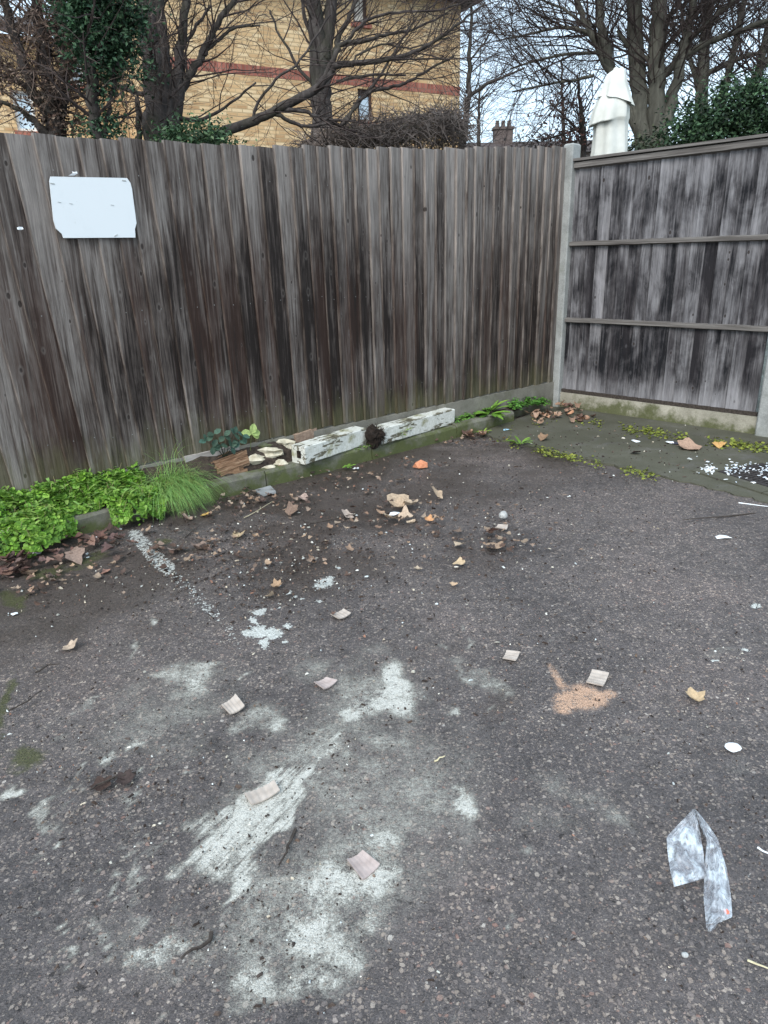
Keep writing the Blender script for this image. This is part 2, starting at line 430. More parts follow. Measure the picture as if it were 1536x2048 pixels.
# peeling white paint on old timber
n = NT('peeling_paint')
v = n.map((0.22, 1, 1))
f = n.noise(38, 5, 0.65, v, 0.5); g = n.noise(9, 4, 0.6, n.map((0.45, 1, 1)))
crack = n.mr(n.math('ADD', f, n.math('MULTIPLY', n.math('SUBTRACT', g, 0.5), 1.0)), 0.40, 0.45)
grime = n.noise(7, 5, 0.7)
pc = n.mix(n.mr(grime, 0.5, 0.72), n.ramp(n.noise(60, 3, 0.6), [(0.3, (0.50, 0.50, 0.44)), (0.7, (0.70, 0.70, 0.65))]), (0.27, 0.26, 0.15))
wc = n.ramp(n.noise(80, 4, 0.7, v), [(0.3, (0.045, 0.040, 0.025)), (0.7, (0.22, 0.20, 0.14))])
n.bump(n.math('ADD', crack, n.math('MULTIPLY', f, 0.5)), 0.6, 0.004)
M['peeling_paint'] = n.done(n.mix(crack, wc, pc), 0.7, 0.3)

n = NT('split_wood')
f = n.noise(1.0, 5, 0.65, n.map((4, 90, 90)), 0.6)
n.bump(f, 0.8, 0.006)
M['split_wood'] = n.done(n.ramp(f, [(0.3, (0.07, 0.038, 0.022)), (0.5, (0.25, 0.145, 0.085)), (0.7, (0.46, 0.32, 0.21))]), 0.85, 0.2)

n = NT('corrugated_card')
f = n.noise(30, 4, 0.6)
M['corrugated_card'] = n.done(n.ramp(f, [(0.3, (0.33, 0.28, 0.24)), (0.7, (0.46, 0.40, 0.35))]), 0.9, 0.15)
n = NT('pink_card')
f = n.noise(40, 4, 0.6)
M['pink_card'] = n.done(n.ramp(f, [(0.3, (0.31, 0.25, 0.23)), (0.7, (0.42, 0.35, 0.325))]), 0.9, 0.15)

# coloured by face attribute (leaves, crumbs, chips)
def tinted(name, rough=0.75, trans=0.0, nsc=60, spec=0.25):
    n = NT(name)
    c = n.mix(0.8, n.attr('rnd').outputs['Color'], n.ramp(n.noise(nsc, 4, 0.65), [(0.3, 0.65), (0.7, 1.35)]), 'MULTIPLY')
    n.done(c, rough, spec)
    if trans:
        tr = n.node("ShaderNodeBsdfTranslucent", Color=c)
        ms = n.node("ShaderNodeMixShader"); ms.inputs[0].default_value = trans
        n.t.links.new(n.b.outputs[0], ms.inputs[1]); n.t.links.new(tr.outputs[0], ms.inputs[2]); n.t.links.new(ms.outputs[0], n.out.inputs[0])
    M[name] = n.mat
tinted('leaf', 0.65, 0.25, 90, 0.3)
tinted('dead_leaf', 0.8, 0.12, 90)
tinted('crumb', 0.9, 0, 150)
tinted('far_leaf', 0.6, 0.15, 5, 0.3)

n = NT('bark')
at = n.sepc(n.attr('rnd').outputs['Color'])
f = n.noise(1.0, 6, 0.68, n.map((14, 14, 3)), 0.7)
c = n.ramp(f, [(0.3, (0.020, 0.016, 0.015)), (0.55, (0.066, 0.056, 0.052)), (0.75, (0.14, 0.125, 0.115))])
c = n.mix(n.math('MULTIPLY', n.mr(n.noise(2.2, 4, 0.6), 0.45, 0.65), 0.35), c, (0.055, 0.06, 0.032))
n.bump(f, 0.7, 0.02)
M['bark'] = n.done(c, 0.92, 0.2)
n = NT('bark_green')
f = n.noise(1.0, 6, 0.68, n.map((10, 10, 2.5)), 0.7)
c = n.ramp(f, [(0.3, (0.045, 0.042, 0.034)), (0.55, (0.10, 0.096, 0.078)), (0.75, (0.18, 0.172, 0.14))])
n.bump(f, 0.7, 0.02)
M['bark_green'] = n.done(c, 0.92, 0.2)
n = NT('twigs')
M['twigs'] = n.done(n.ramp(n.noise(1.2, 3, 0.6), [(0.3, (0.028, 0.020, 0.019)), (0.7, (0.085, 0.066, 0.060))]), 0.9, 0.2)
n = NT('twigs_brown')
M['twigs_brown'] = n.done(n.ramp(n.noise(2.5, 4, 0.6), [(0.3, (0.04, 0.027, 0.022)), (0.55, (0.13, 0.092, 0.074)), (0.75, (0.30, 0.23, 0.18))]), 0.9, 0.2)
n = NT('twigs_grey')
M['twigs_grey'] = n.done(n.ramp(n.noise(3, 4, 0.6), [(0.3, (0.06, 0.048, 0.043)), (0.7, (0.24, 0.195, 0.17))]), 0.9, 0.2)

# yellow stock brick
n = NT('yellow_brick')
xyz = n.sep(n.obj)
bv = n.comb(n.math('ADD', xyz[0], xyz[1]), xyz[2], 0.0)
bt = n.node("ShaderNodeTexBrick", dict(offset=0.5, squash=1.0), Vector=bv, Color1=(0.0, 0.0, 0.0), Color2=(1.0, 1.0, 1.0), Mortar=(0.5, 0.5, 0.5),
            Scale=1.0, Mortar_Size=0.010, Mortar_Smooth=0.2, Bias=0.0, Brick_Width=0.205, Row_Height=0.066)
rv = n.sepc(bt.outputs['Color'])[0]
bcol = n.ramp(n.math('ADD', n.math('MULTIPLY', rv, 0.6), n.math('MULTIPLY', n.noise(5, 4, 0.7), 0.5)), [(0.15, (0.38, 0.225, 0.115)), (0.4, (0.56, 0.37, 0.195)), (0.6, (0.64, 0.445, 0.245)), (0.85, (0.70, 0.54, 0.335))])
bcol = n.mix(bt.outputs['Fac'], bcol, (0.46, 0.33, 0.19))
bcol = n.mix(0.6, bcol, n.ramp(n.noise(0.7, 5, 0.6), [(0.3, 0.8), (0.7, 1.15)]), 'MULTIPLY')
n.bump(n.math('SUBTRACT', 1.0, bt.outputs['Fac']), 0.5, 0.01)
M['yellow_brick'] = n.done(bcol, 0.9, 0.2)
n = NT('red_brick')
xyz = n.sep(n.obj)
bt = n.node("ShaderNodeTexBrick", dict(offset=0.0), Vector=n.comb(xyz[0], xyz[2], 0.0), Color1=(0.25, 0.085, 0.062), Color2=(0.38, 0.15, 0.11), Mortar=(0.22, 0.13, 0.10),
            Scale=1.0, Mortar_Size=0.008, Brick_Width=0.075, Row_Height=0.225)
M['red_brick'] = n.done(n.mix(0.5, bt.outputs['Color'], n.ramp(n.noise(3, 4, 0.6), [(0.3, 0.7), (0.7, 1.3)]), 'MULTIPLY'), 0.9, 0.2)

# parasol cloth, thin plastic film
n = NT('parasol_cloth')
f = n.noise(5, 4, 0.6)
c = n.ramp(f, [(0.3, (0.50, 0.50, 0.45)), (0.7, (0.66, 0.66, 0.61))])
M['parasol_cloth'] = n.done(c, 0.8, 0.2)
n = NT('plastic_film')
f = n.noise(24, 5, 0.6, None, 0.8)
g = n.mr(f, 0.32, 0.68)
n.done(n.mix(g, (0.58, 0.60, 0.66), (0.76, 0.83, 0.88)), 0.14, 0.6)
n.bump(n.math('ADD', f, n.math('MULTIPLY', n.noise(70, 4, 0.6, None, 1.0), 0.4)), 0.9, 0.012)
tr = n.node("ShaderNodeBsdfTransparent")
ms = n.node("ShaderNodeMixShader")
n.put(ms.inputs[0], n.mr(g, 0, 1, 0.30, 0.80, False))
n.t.links.new(tr.outputs[0], ms.inputs[1]); n.t.links.new(n.b.outputs[0], ms.inputs[2]); n.t.links.new(ms.outputs[0], n.out.inputs[0])
M['plastic_film'] = n.mat

# ------------------------------------------------------------------ the ground
def smooth01(t):
    t = np.clip(t, 0, 1); return t * t * (3 - 2 * t)
def build_ground():
    xs = np.concatenate([[-400, -120, -40, -12, -5, -3.4], np.arange(-2.7, 3.3, 0.0135), [4, 6, 12, 40, 120, 400]])
    ys = np.concatenate([[-300, -80, -20, -5, -1, 0.3], np.arange(0.75, 7.2, 0.0135), [8, 10, 15, 30, 80, 200, 700]])
    X, Y = np.meshgrid(xs, ys); nx, ny = len(xs), len(ys)
    P = np.stack([X.ravel(), Y.ravel(), np.zeros(X.size)], 1)
    front = P[:, 1] > 0.4
    px, py = PROJ(np.where(front[:, None], P, [0, 3, 0]))
    def vnoise(f, seed):
        g = np.random.RandomState(seed).rand(257, 257); X_ = P[:, 0] * f + 100.3; Y_ = P[:, 1] * f + 57.7
        xi, yi = np.floor(X_).astype(int), np.floor(Y_).astype(int); fx, fy = X_ - xi, Y_ - yi
        fx, fy = fx * fx * (3 - 2 * fx), fy * fy * (3 - 2 * fy); xi %= 256; yi %= 256
        return (g[yi, xi] * (1 - fx) + g[yi, xi + 1] * fx) * (1 - fy) + (g[yi + 1, xi] * (1 - fx) + g[yi + 1, xi + 1] * fx) * fy - .5
    def fbm(f, seed, o=4): return sum(vnoise(f * 2 ** k, seed + k) * .58 ** k for k in range(o))
    loc_ = np.clip(FPX / np.maximum(1.2, P[:, 1] * 1.1), 0, 1100)          # photo pixels per metre here
    wpx, wpy = fbm(7, 10) * .075 * loc_, fbm(7, 20) * .055 * loc_
    patch = fbm(5.5, 30, 5)
    px0, py0 = px, py
    px, py = px + wpx, py + wpy
    near = front & (P[:, 1] < 8) & (np.abs(P[:, 0]) < 4)
    rs = np.random.RandomState(3)
    def ell(cx, cy, rx, ry, a=0, soft=0.7):
        a = math.radians(a); dx, dy = px - cx, py - cy
        u = (dx * math.cos(a) + dy * math.sin(a)) / rx; v = (-dx * math.sin(a) + dy * math.cos(a)) / ry
        return smooth01((1 - np.sqrt(u * u + v * v)) / soft)
    def seg(x0, y0, x1, y1, w0, w1, soft=0.6):
        dx, dy = x1 - x0, y1 - y0
        t = np.clip(((px - x0) * dx + (py - y0) * dy) / (dx * dx + dy * dy), 0, 1)
        d = np.hypot(px - x0 - t * dx, py - y0 - t * dy)
        return smooth01((1 - d / (w0 + t * (w1 - w0))) / soft)
    z = np.zeros(len(P))
    dust, paint, sand, dirt, moss, scr = z.copy(), z.copy(), z.copy(), z.copy(), z.copy(), z.copy()
    def put(a, m, k=1.0): np.maximum(a, m * k, out=a)
    # cement scrape and spills
    put(scr, seg(575, 1545, 415, 1705, 26, 78, 0.7), .95); put(dust, seg(560, 1570, 410, 1715, 20, 60, 0.9), .45)
    put(scr, seg(600, 1540, 490, 1760, 24, 62, 0.75), .85); put(dust, seg(560, 1650, 480, 1760, 25, 55, 0.9), .4)
    put(scr, seg(500, 1590, 345, 1730, 10, 24, 0.6), 1.0); put(dust, seg(430, 1670, 350, 1725, 12, 20, 0.8), .5)
    put(scr, seg(660, 1470, 540, 1600, 40, 50, 0.9), .6)
    for a in [(690, 1770, 170, 105, -10, .9, .9), (740, 1740, 120, 80, 0, .9, .85), (640, 1860, 120, 120, 20, .9, .72), (600, 1960, 130, 80, 0, .9, .55),
              (785, 1380, 48, 75, 10, .6, 1.0), (770, 1410, 95, 42, 0, .7, .62), (715, 1425, 40, 25, 0, .7, .7), (840, 1385, 32, 14, 20, .6, .8), (900, 1420, 26, 11, 0, .6, .85),
              (750, 1570, 210, 100, -8, .9, .46), (520, 1430, 75, 40, -40, .7, .66), (480, 1460, 40, 26, -20, .8, .6), (370, 1360, 80, 46, -15, .8, .52), (400, 1330, 60, 22, 0, .8, .4),
              (290, 1885, 62, 40, -15, .6, .85), (360, 1905, 40, 22, -30, .7, .7), (470, 1935, 80, 45, 10, .7, .6), (500, 1960, 90, 60, 0, .9, .45), (205, 1870, 14, 34, 20, .6, .6),
              (212, 1508, 34, 22, -10, .7, .8), (275, 1490, 36, 14, 0, .7, .6), (168, 1398, 34, 13, -25, .7, .72), (130, 1455, 26, 11, -20, .7, .55),
              (275, 1290, 20, 8, -50, .7, .6), (312, 1247, 14, 6, -20, .7, .6), (935, 1610, 36, 44, -20, .7, .8), (860, 1685, 34, 26, 0, .7, .6), (1040, 1720, 24, 22, 0, .8, .35),
              (800, 1690, 60, 60, 0, .8, .45), (630, 1520, 46, 22, -20, .8, .55), (690, 1515, 30, 20, 0, .8, .5), (22, 1580, 40, 15, -20, .7, .8), (100, 1640, 40, 18, -10, .8, .4),
              (100, 1668, 20, 8, -30, .6, .6), (130, 1880, 26, 8, -45, .6, .6), (620, 1330, 70, 40, 0, .9, .3), (690, 1640, 440, 330, -15, .8, .36), (600, 1780, 330, 230, -20, .8, .42), (330, 1420, 330, 140, -10, .9, .26), (420, 1890, 330, 130, 0, .9, .36), (760, 1400, 200, 120, 0, .9, .36), (640, 1480, 260, 110, -25, .9, .3),
              (935, 1290, 10, 34, 10, .7, .42), (915, 1255, 8, 22, -5, .7, .35), (1300, 1480, 70, 20, 0, .9, .16), (1430, 1300, 90, 16, 0, .9, .2), (1480, 1530, 60, 30, 10, .9, .2),
              (760, 1300, 110, 30, 20, .9, .2), (1090, 1640, 180, 70, 25, 1.0, .26), (1180, 1610, 190, 50, 28, .9, .34)]:
        put(dust, ell(*a[:6]), a[6] * 1.12)
    put(scr, seg(70, 1630, 160, 1515, 16, 3, .5), .9)
    put(scr, seg(262, 1725, 275, 1690, 7, 5, .5), .95)
    put(scr, seg(245, 1850, 310, 1690, 12, 6, .6), .5)
    put(scr, seg(205, 1880, 300, 1700, 8, 5, .6), .4)
    for _ in range(26):      # broom-like thin strokes
        x0 = rs.uniform(90, 760); y0 = rs.uniform(1480, 1900); l = rs.uniform(50, 150)
        put(scr, seg(x0, y0, x0 - l * .62, y0 + l * .9, rs.uniform(2, 5), rs.uniform(4, 9), .8), rs.uniform(.35, .7))
    put(dust, seg(895, 1312, 1030, 1402, 13, 18, .9), .42)
    put(dust, seg(820, 1270, 960, 1360, 20, 20, .9), .2)
    for _ in range(90):
        cx, cy = rs.uniform(0, 1100), rs.uniform(1220, 2040)
        s = rs.uniform(4, 13) * (cy / 1600)
        put(dust, ell(cx, cy, s * 1.5, s * .7, -35, .9), rs.uniform(.3, .75))
    px, py = px0 + .3 * wpx, py0 + .3 * wpy
    # spilt white paint, and the worn bay line
    for a in [(515, 1258, 38, 22, 10), (545, 1262, 40, 18, 15), (535, 1280, 20, 20, -20), (570, 1247, 16, 9, 0), (495, 1262, 22, 10, 0), (520, 1222, 30, 10, -12), (575, 1280, 9, 6, 0), (505, 1240, 14, 14, 0),
              (645, 1163, 32, 17, -5), (660, 1152, 16, 8, 0), (588, 1120, 9, 4, 0), (530, 1130, 10, 4, 0), (560, 1120, 8, 3, 0), (640, 1200, 16, 6, 0), (575, 1178, 16, 7, 0), (590, 1190, 12, 6, 0),
              (560, 1215, 8, 4, 0), (285, 1173, 8, 4, 0), (605, 1195, 9, 4, 0), (625, 1112, 9, 4, 0), (678, 1133, 8, 4, 0), (1490, 1296, 24, 7, 5), (1425, 1318, 14, 6, 0), (1515, 1212, 20, 8, 5)]:
        put(paint, ell(*a, .8), .92)
    put(paint, seg(268, 1072, 335, 1135, 20, 22, .45), .64)
    put(paint, seg(335, 1135, 430, 1230, 22, 26, .9), .50)
    put(paint, seg(430, 1225, 480, 1290, 24, 16, .9), .40)
    put(sand, ell(1166, 1396, 74, 40, 5, 1.0)); put(sand, ell(1140, 1400, 46, 40, 0, 1.0), .9); put(sand, seg(1140, 1390, 1100, 1330, 22, 10, 1.0), .42); put(sand, ell(1210, 1390, 34, 18, -15, .8), .8)
    px, py = px0 + wpx, py0 + wpy
    # soil along the kerb
    kd = (P - K0) @ (-KN); al = (P - K0) @ KD
    put(dirt, smooth01(1 - kd / 0.75), 0.85)
    put(dirt, smooth01(1 - kd / 2.2), 0.78)
    put(dirt, ell(600, 1130, 300, 120, 0, 1.0), .75)
    put(dirt, ell(900, 1100, 260, 110, 0, 1.0), .5)
    put(dirt, ell(880, 1290, 120, 60, 0, 1.0), .42)
    put(dirt, ell(1330, 1950, 330, 200, 0, 1.0), .42); put(dirt, ell(120, 1980, 330, 160, 0, 1.0), .3)
    put(dirt, ell(100, 1330, 260, 120, 0, 1.0), .40)
    put(dirt, ell(1010, 1420, 110, 70, 0, 1.0), .45)
    for a in [(180, 1120, 90, 26, -10), (30, 1190, 60, 40, 0), (100, 1140, 90, 30, -10), (10, 1390, 40, 120, 0), (1110, 905, 100, 14, 12), (60, 1500, 80, 60, 0), (330, 1080, 50, 20, 0)]:
        put(moss, ell(*a, 1.0), .85)
    put(moss, smooth01(1 - np.abs(kd - 0.03) / 0.12), .42)
    dust *= np.clip(1 + 1.05 * patch, .3, 1.4); scr *= np.clip(1 + .9 * fbm(9, 44), .2, 1.3); dirt *= np.clip(1 + 1.1 * fbm(3, 50), .2, 1.4)
    garden = ((P - A0) @ AN > 0.12) | ((P - B0) @ BN > 0.15)
    garden = np.where(garden, 1.0, 0.0)
    for a in (dust, paint, sand, dirt, moss, scr): a *= near
    zb = 0.012 * np.sin(P[:, 0] * 1.7 + 1) * np.sin(P[:, 1] * 1.3) * near
    zb = np.where(near, zb - 0.006, -0.006)
    zb = np.where(kd < 0.35, np.minimum(zb, -0.004), zb)
    P[:, 2] = zb
    ii = np.arange((nx - 1) * (ny - 1)); r, c = ii // (nx - 1), ii % (nx - 1); b = r * nx + c
    F = np.stack([b, b + 1, b + nx + 1, b + nx], 1).astype(np.int32)
    me = bpy.data.meshes.new('ground')
    me.vertices.add(len(P)); me.vertices.foreach_set('co', P.ravel().astype(np.float32))
    me.loops.add(F.size); me.loops.foreach_set('vertex_index', F.ravel())
    me.polygons.add(len(F)); me.polygons.foreach_set('loop_start', np.arange(len(F), dtype=np.int32) * 4)
    me.polygons.foreach_set('use_smooth', np.ones(len(F), bool))
    me.update(calc_edges=True)
    for nm, ch in (('stain_a', (dust, paint, sand)), ('stain_b', (dirt, moss, garden)), ('stain_c', (scr, scr, scr))):
        at = me.attributes.new(nm, 'FLOAT_COLOR', 'POINT')
        at.data.foreach_set('color', np.stack(list(ch) + [np.ones(len(P))], 1).astype(np.float32).ravel())
    me.materials.append(M['tarmac'])
    o = bpy.data.objects.new('ground', me)
    COL.objects.link(o)
    tag(o, 'dark worn tarmac of the parking yard with cement and paint stains', 'ground', kind='structure')
build_ground()

rng = random.Random(7)
# kerb stones along the bed (one structure), soil behind it
kmb = MB()
t = -3.2
while t < 2.93:
    L = min(0.9, 2.93 - t)
    if L < 0.12: break
    o = K0 + KD * t + KN * rng.uniform(-0.006, 0.006); o[2] = -0.03
    h = 0.095 + rng.uniform(-0.006, 0.008)
    prof = [(0.0, -0.03), (0.004, h - 0.018), (0.018, h), (0.078, h + 0.002), (0.082, -0.03)]
    vs = []
    ks = 6
    for k in range(ks + 1):
        jt = 0.0035
        for (q, zz) in prof:
            p = K0 + KD * (t + 0.004 + (L - 0.008) * k / ks) + KN * (q + rng.uniform(-jt, jt)); p[2] = zz + (rng.uniform(-jt, jt) if zz > 0 else 0)
            vs.append(p)
    m = len(prof)
    fs = [(k * m + j, (k + 1) * m + j, (k + 1) * m + (j + 1) % m, k * m + (j + 1) % m) for k in range(ks) for j in range(m)]
    fs += [tuple(range(m)), tuple(ks * m + j for j in range(m - 1, -1, -1))]
    kmb.add(vs, fs)
    t += L
tag(kmb.build('kerb', M['kerb_concrete']), 'low mossy concrete kerb edging the narrow bed under the fence', 'kerb', kind='structure')
def back_rise(t):
    return float(np.interp(t, [-3.2, .45, .75, 1.0, 3], [.165, .16, .15, .05, .03]))
def soil_z(t, q):
    f = min(1, max(0, (q - .075) / .165))
    return .082 + back_rise(t) * f ** float(np.interp(t, [.7, 1.0], [.75, 1.6]))
def GS(x, y):
    z = .1
    for _ in range(30):
        p = G(x, y, z); q = (p - K0).dot(KN)
        z += .5 * (soil_z((p - K0).dot(KD), q) - z) if q < .235 else .006
    return G(x, y, z)
smb = MB()
vs = []; ns = 120; nw = 6
for i in range(ns + 1):
    for j in range(nw + 1):
        tt = -3.2 + 6.3 * i / ns
        p = K0 + KD * tt + KN * 0.075
        q = A0 + AD * ((p - A0).dot(AD)) - AN * 0.02
        r_ = p + (q - p) * j / nw
        r_[2] = soil_z(tt, .075 + .165 * j / nw) + 0.006 * math.sin(i * 1.3) * math.sin(j * 2.1) + rng.uniform(-0.008, 0.008)
        vs.append(r_)
smb.add(vs, [(i * (nw + 1) + j, (i + 1) * (nw + 1) + j, (i + 1) * (nw + 1) + j + 1, i * (nw + 1) + j + 1) for i in range(ns) for j in range(nw)])
tag(smb.build('soil_bed', M['soil'], smooth=True), 'narrow bed of dark soil between kerb and brown fence', 'soil bed', kind='structure')

# concrete paving in the corner
pmb = MB()
edge = [G(*q) for q in [(958, 868), (991, 881), (1060, 897), (1132, 914), (1220, 934), (1314, 955), (1400, 977), (1480, 997), (1560, 1017)]]
edge += [edge[-1] + BD * 2.2]
top = []; bot = []
nl = 40
for i, e in enumerate(edge): pass
bk = [B0 + BD * s - BN * 0.0 for s in np.linspace(-0.30, 3.4, len(edge))]
dense = []
for i in range(len(edge) - 1):
    for k in range(6):
        f = k / 6
        dense.append((edge[i] * (1 - f) + edge[i + 1] * f, bk[i] * (1 - f) + bk[i + 1] * f))
dense.append((edge[-1], bk[-1]))
vs = []
for e, b in dense:
    e = e + (b - e) * rng.uniform(0, 0.03)
    for (p, zz) in ((e, -0.02), (e, 0.012), (e + (b - e) * 0.5, 0.016), (b, 0.014), (b, -0.02)):
        vs.append((p[0], p[1], zz))
pmb.add(vs, [(i * 5 + j, (i + 1) * 5 + j, (i + 1) * 5 + j + 1, i * 5 + j + 1) for i in range(len(dense) - 1) for j in range(4)])
tag(pmb.build('pavement', M['paving']), 'damp grey concrete paving in the corner by the panel fence', 'paving', kind='structure')

# ------------------------------------------------------------------ the long brown fence (local x = along, y = away, z = up)
FA = frame(A0, AD, AN)
fa = empty('wooden_fence', A0, 'tall brown weathered close-board fence of vertical feather-edge boards behind the kerb', 'fence', mw=FA)
def fa_top(u):
    return float(np.interp(u, [-2, .32, .55, 1.06, 1.68, 2.87, 4.75], [1.965, 1.962, 1.955, 1.974, 1.997, 2.068, 2.215]))
def fa_lean(u):     # how far the boards' heads lean towards -x
    return float(np.interp(u, [-1, 0.2, 0.9, 1.9, 3.4, 4.8], [-0.17, -0.15, -0.10, -0.035, 0.0, 0.0]))
r = random.Random(11)
bmb = MB()
u = -1.6
nseg = 9
knots = []
while u < 4.78:
    w = r.choice([0.095, 0.1, 0.105, 0.11, 0.118]) if u > 0.5 else r.choice([0.10, 0.115, 0.13, 0.145])
    col = (r.random(), r.random(), r.random())
    zt = fa_top(u) + r.uniform(-0.010, 0.010); zb = 0.25 + r.uniform(-0.008, 0.006)
    bow = r.uniform(-0.006, 0.006); tw = r.uniform(-0.004, 0.004); yb = r.uniform(-0.003, 0.003)
    le = fa_lean(u)
    w2 = min(w, 4.79 - u)
    vs = []
    for k in range(nseg + 1):
        f = k / nseg; z = zb + (zt - zb) * f
        dx = le * f; by = bow * math.sin(f * math.pi) + yb + tw * (f - .5)
        j = r.uniform(-0.0012, 0.0012)
        x0, x1 = u + dx - 0.012 + j, u + dx + w2 + 0.006 + j
        # thick edge on the left, thin edge tucked under the next board on the right
        vs += [(x0, 0.0, z), (x0, -0.027 + by, z), (x0 + 0.003, -0.029 + by, z), (x1, -0.008 + by * .6, z), (x1, 0.0, z)]
    fs = [(k * 5 + j, k * 5 + (j + 1) % 5, (k + 1) * 5 + (j + 1) % 5, (k + 1) * 5 + j) for k in range(nseg) for j in range(5)]
    fs += [(4, 3, 2, 1, 0), tuple(nseg * 5 + j for j in range(5))]
    bmb.add(vs, fs, 0, col)
    for k in range(nseg): bmb.c[-len(fs) + k * 5] = (col[0], col[1], col[2] * .6 + .55)      # sky light on the left-facing edge put into a paler colour
    for zr in (0.45, 1.12, 1.80):
        f = (zr - zb) / (zt - zb)
        zq = zr + r.uniform(-0.012, 0.012); xq = u + le * f + w * 0.45 + r.uniform(-0.01, 0.01)
        vs = [(xq + 0.0035 * math.cos(q * math.pi / 3), -0.0265, zq + 0.0035 * math.sin(q * math.pi / 3)) for q in range(6)]
        bmb.add(vs, [(5, 4, 3, 2, 1, 0)], 1)
    u += w
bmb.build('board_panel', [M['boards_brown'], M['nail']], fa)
g_ = MB()
for i in range(4):
    x0 = -1.6 + i * 1.6; x1 = x0 + 1.594
    g_.aabb(x0, x1, -0.034, 0.012, 0.0, 0.244)
g_.build('gravel_board', M['dark_concrete'], fa)
q = MB()
for zr in (0.42, 1.1, 1.8):
    q.aabb(-1.6, 4.75, 0.002, 0.055, zr, zr + 0.07)
q.build('back_rail', M['rail_wood'], fa)
# ------------------------------------------------------------------ the panel fence on the right
FB = frame(B0, BD, BN)
fb = empty('panel_fence', B0, 'grey weathered panel fence with three horizontal rails between concrete posts', 'fence', mw=FB)
r = random.Random(5)
bmb = MB()
u = -0.30
while u < 3.4:
    w = r.choice([0.098, 0.105, 0.11])
    col = (r.random(), r.random(), r.random())
    zt = 2.075 + r.uniform(-.006, .006); zb = 0.165
    vs = []
    by = r.uniform(-.003, .003)
    for k in range(7):
        f = k / 6; z = zb + (zt - zb) * f
        b2 = by * math.sin(f * 3.1)
        vs += [(u - .008, 0.045, z), (u - .008, 0.010 + b2, z), (u + w + 0.004, 0.030 + b2, z), (u + w + .004, 0.045, z)]
    fs = [(k * 4 + j, k * 4 + (j + 1) % 4, (k + 1) * 4 + (j + 1) % 4, (k + 1) * 4 + j) for k in range(6) for j in range(4)] + [(3, 2, 1, 0), (24, 25, 26, 27)]
    if not (1.50 < u + w / 2 < 1.60): bmb.add(vs, fs, 0, col)
    u += w
bmb.build('board_panel', M['boards_grey'], fb)
def rail(name, x0, x1, z0, h, d, slope=0.0):
    mb = MB(); k = 14; vs = []
    for i in range(k + 1):
        x = x0 + (x1 - x0) * i / k; j = r.uniform(-.002, .002); zz = z0 + slope * (x - x0) + j
        vs += [(x, 0.020, zz), (x, 0.020 - d, zz + h * .18), (x, 0.020 - d, zz + h * .86), (x, 0.020, zz + h)]
    fs = [(i * 4 + j, i * 4 + (j + 1) % 4, (i + 1) * 4 + (j + 1) % 4, (i + 1) * 4 + j) for i in range(k) for j in range(4)]
    fs += [(3, 2, 1, 0), tuple(k * 4 + j for j in range(4))]
    mb.add(vs, fs)
    return mb.build(name, M['rail_wood'], fb)
for x0, x1 in ((-0.235, 1.495), (1.625, 3.35)):
    rail('rail', x0, x1, 1.420, 0.045, 0.038)
    rail('rail', x0, x1, 0.780, 0.045, 0.038)
    rail('top_rail', x0, x1, 2.035, 0.060, 0.040)
    c_ = MB(); c_.aabb(x0 - .03, x1 + .03, -0.035, 0.06, 2.0965, 2.116); c_.build('capping', M['rail_wood'], fb)
    gb = MB(); gb.aabb(x0 - .02, x1 + .02, -0.006, 0.036, -0.02, 0.150)
    gb.build('gravel_board', M['gravel_board_concrete'], fb)
    bt_ = MB(); bt_.aabb(x0, x1, 0.0, 0.0195, 0.152, 0.182); bt_.build('bottom_rail', M['twig'], fb)
for x, zt, nm in ((-0.335, 2.235, 'corner'), (1.512, 2.15, 'right'), (3.37, 2.15, 'far')):
    p = MB()
    w, d0, d1 = 0.105, -0.045, 0.075
    if nm == 'corner': w = 0.095
    ch = 0.010
    prof = [(x, d1), (x, d0 + ch), (x + ch, d0), (x + w - ch, d0), (x + w, d0 + ch), (x + w, d1)]
    vs = [(a, b, -0.05) for a, b in prof] + [(a, b, zt - .012) for a, b in prof] + [(x + w / 2 + (a - x - w / 2) * .8, (b - .015) * .8 + .015, zt) for a, b in prof]
    m = 6
    p.add(vs, [tuple(range(m - 1, -1, -1)), tuple(range(2 * m, 3 * m))] + [(k * m + i, k * m + (i + 1) % m, (k + 1) * m + (i + 1) % m, (k + 1) * m + i) for k in (0, 1) for i in range(m)])
    o = p.build('concrete_post', M['post_concrete'], fb)

# ------------------------------------------------------------------ blank white sign, scraps on the fence
def on_fence(x, y, off):
    p = PL(x, y, A0 - AN * off, AN)
    return p
SIG = [(101, 353), (254, 356), (261, 366), (264, 378), (273, 446), (270, 458), (271, 475), (127, 476), (124, 468), (112, 457), (107, 440), (99, 362)]
sm_ = MB()
f0 = [on_fence(x, y, 0.042) for x, y in SIG]; f1 = [p + AN * 0.006 for p in f0]
m = len(SIG)
sm_.add(f0 + f1, [tuple(range(m - 1, -1, -1)), tuple(range(m, 2 * m))] + [(i, (i + 1) % m, m + (i + 1) % m, m + i) for i in range(m)])
so_ = sm_.here('blank_sign', M['sign_white'], 'blank white board with clipped corners fixed to the brown fence', 'sign')
for (x, y, a) in [(105, 367, 5), (248, 361, 5), (232, 471, -25)]:
    q = MB(); c0 = on_fence(x, y, 0.044); ca = math.radians(a)
    ex = AD * math.cos(ca) - np.array([0, 0, 1]) * math.sin(ca)
    q.box(c0 - ex * .010 - np.array([0, 0, .0025]), ex * .020, AN * .004, np.array([0, 0, .005]))
    o = q.build('fixing', M['sign_fixing'], None); o.parent = so_; o.matrix_parent_inverse = so_.matrix_world.inverted()
    o.matrix_parent_inverse = Matrix.Translation(-so_.location)
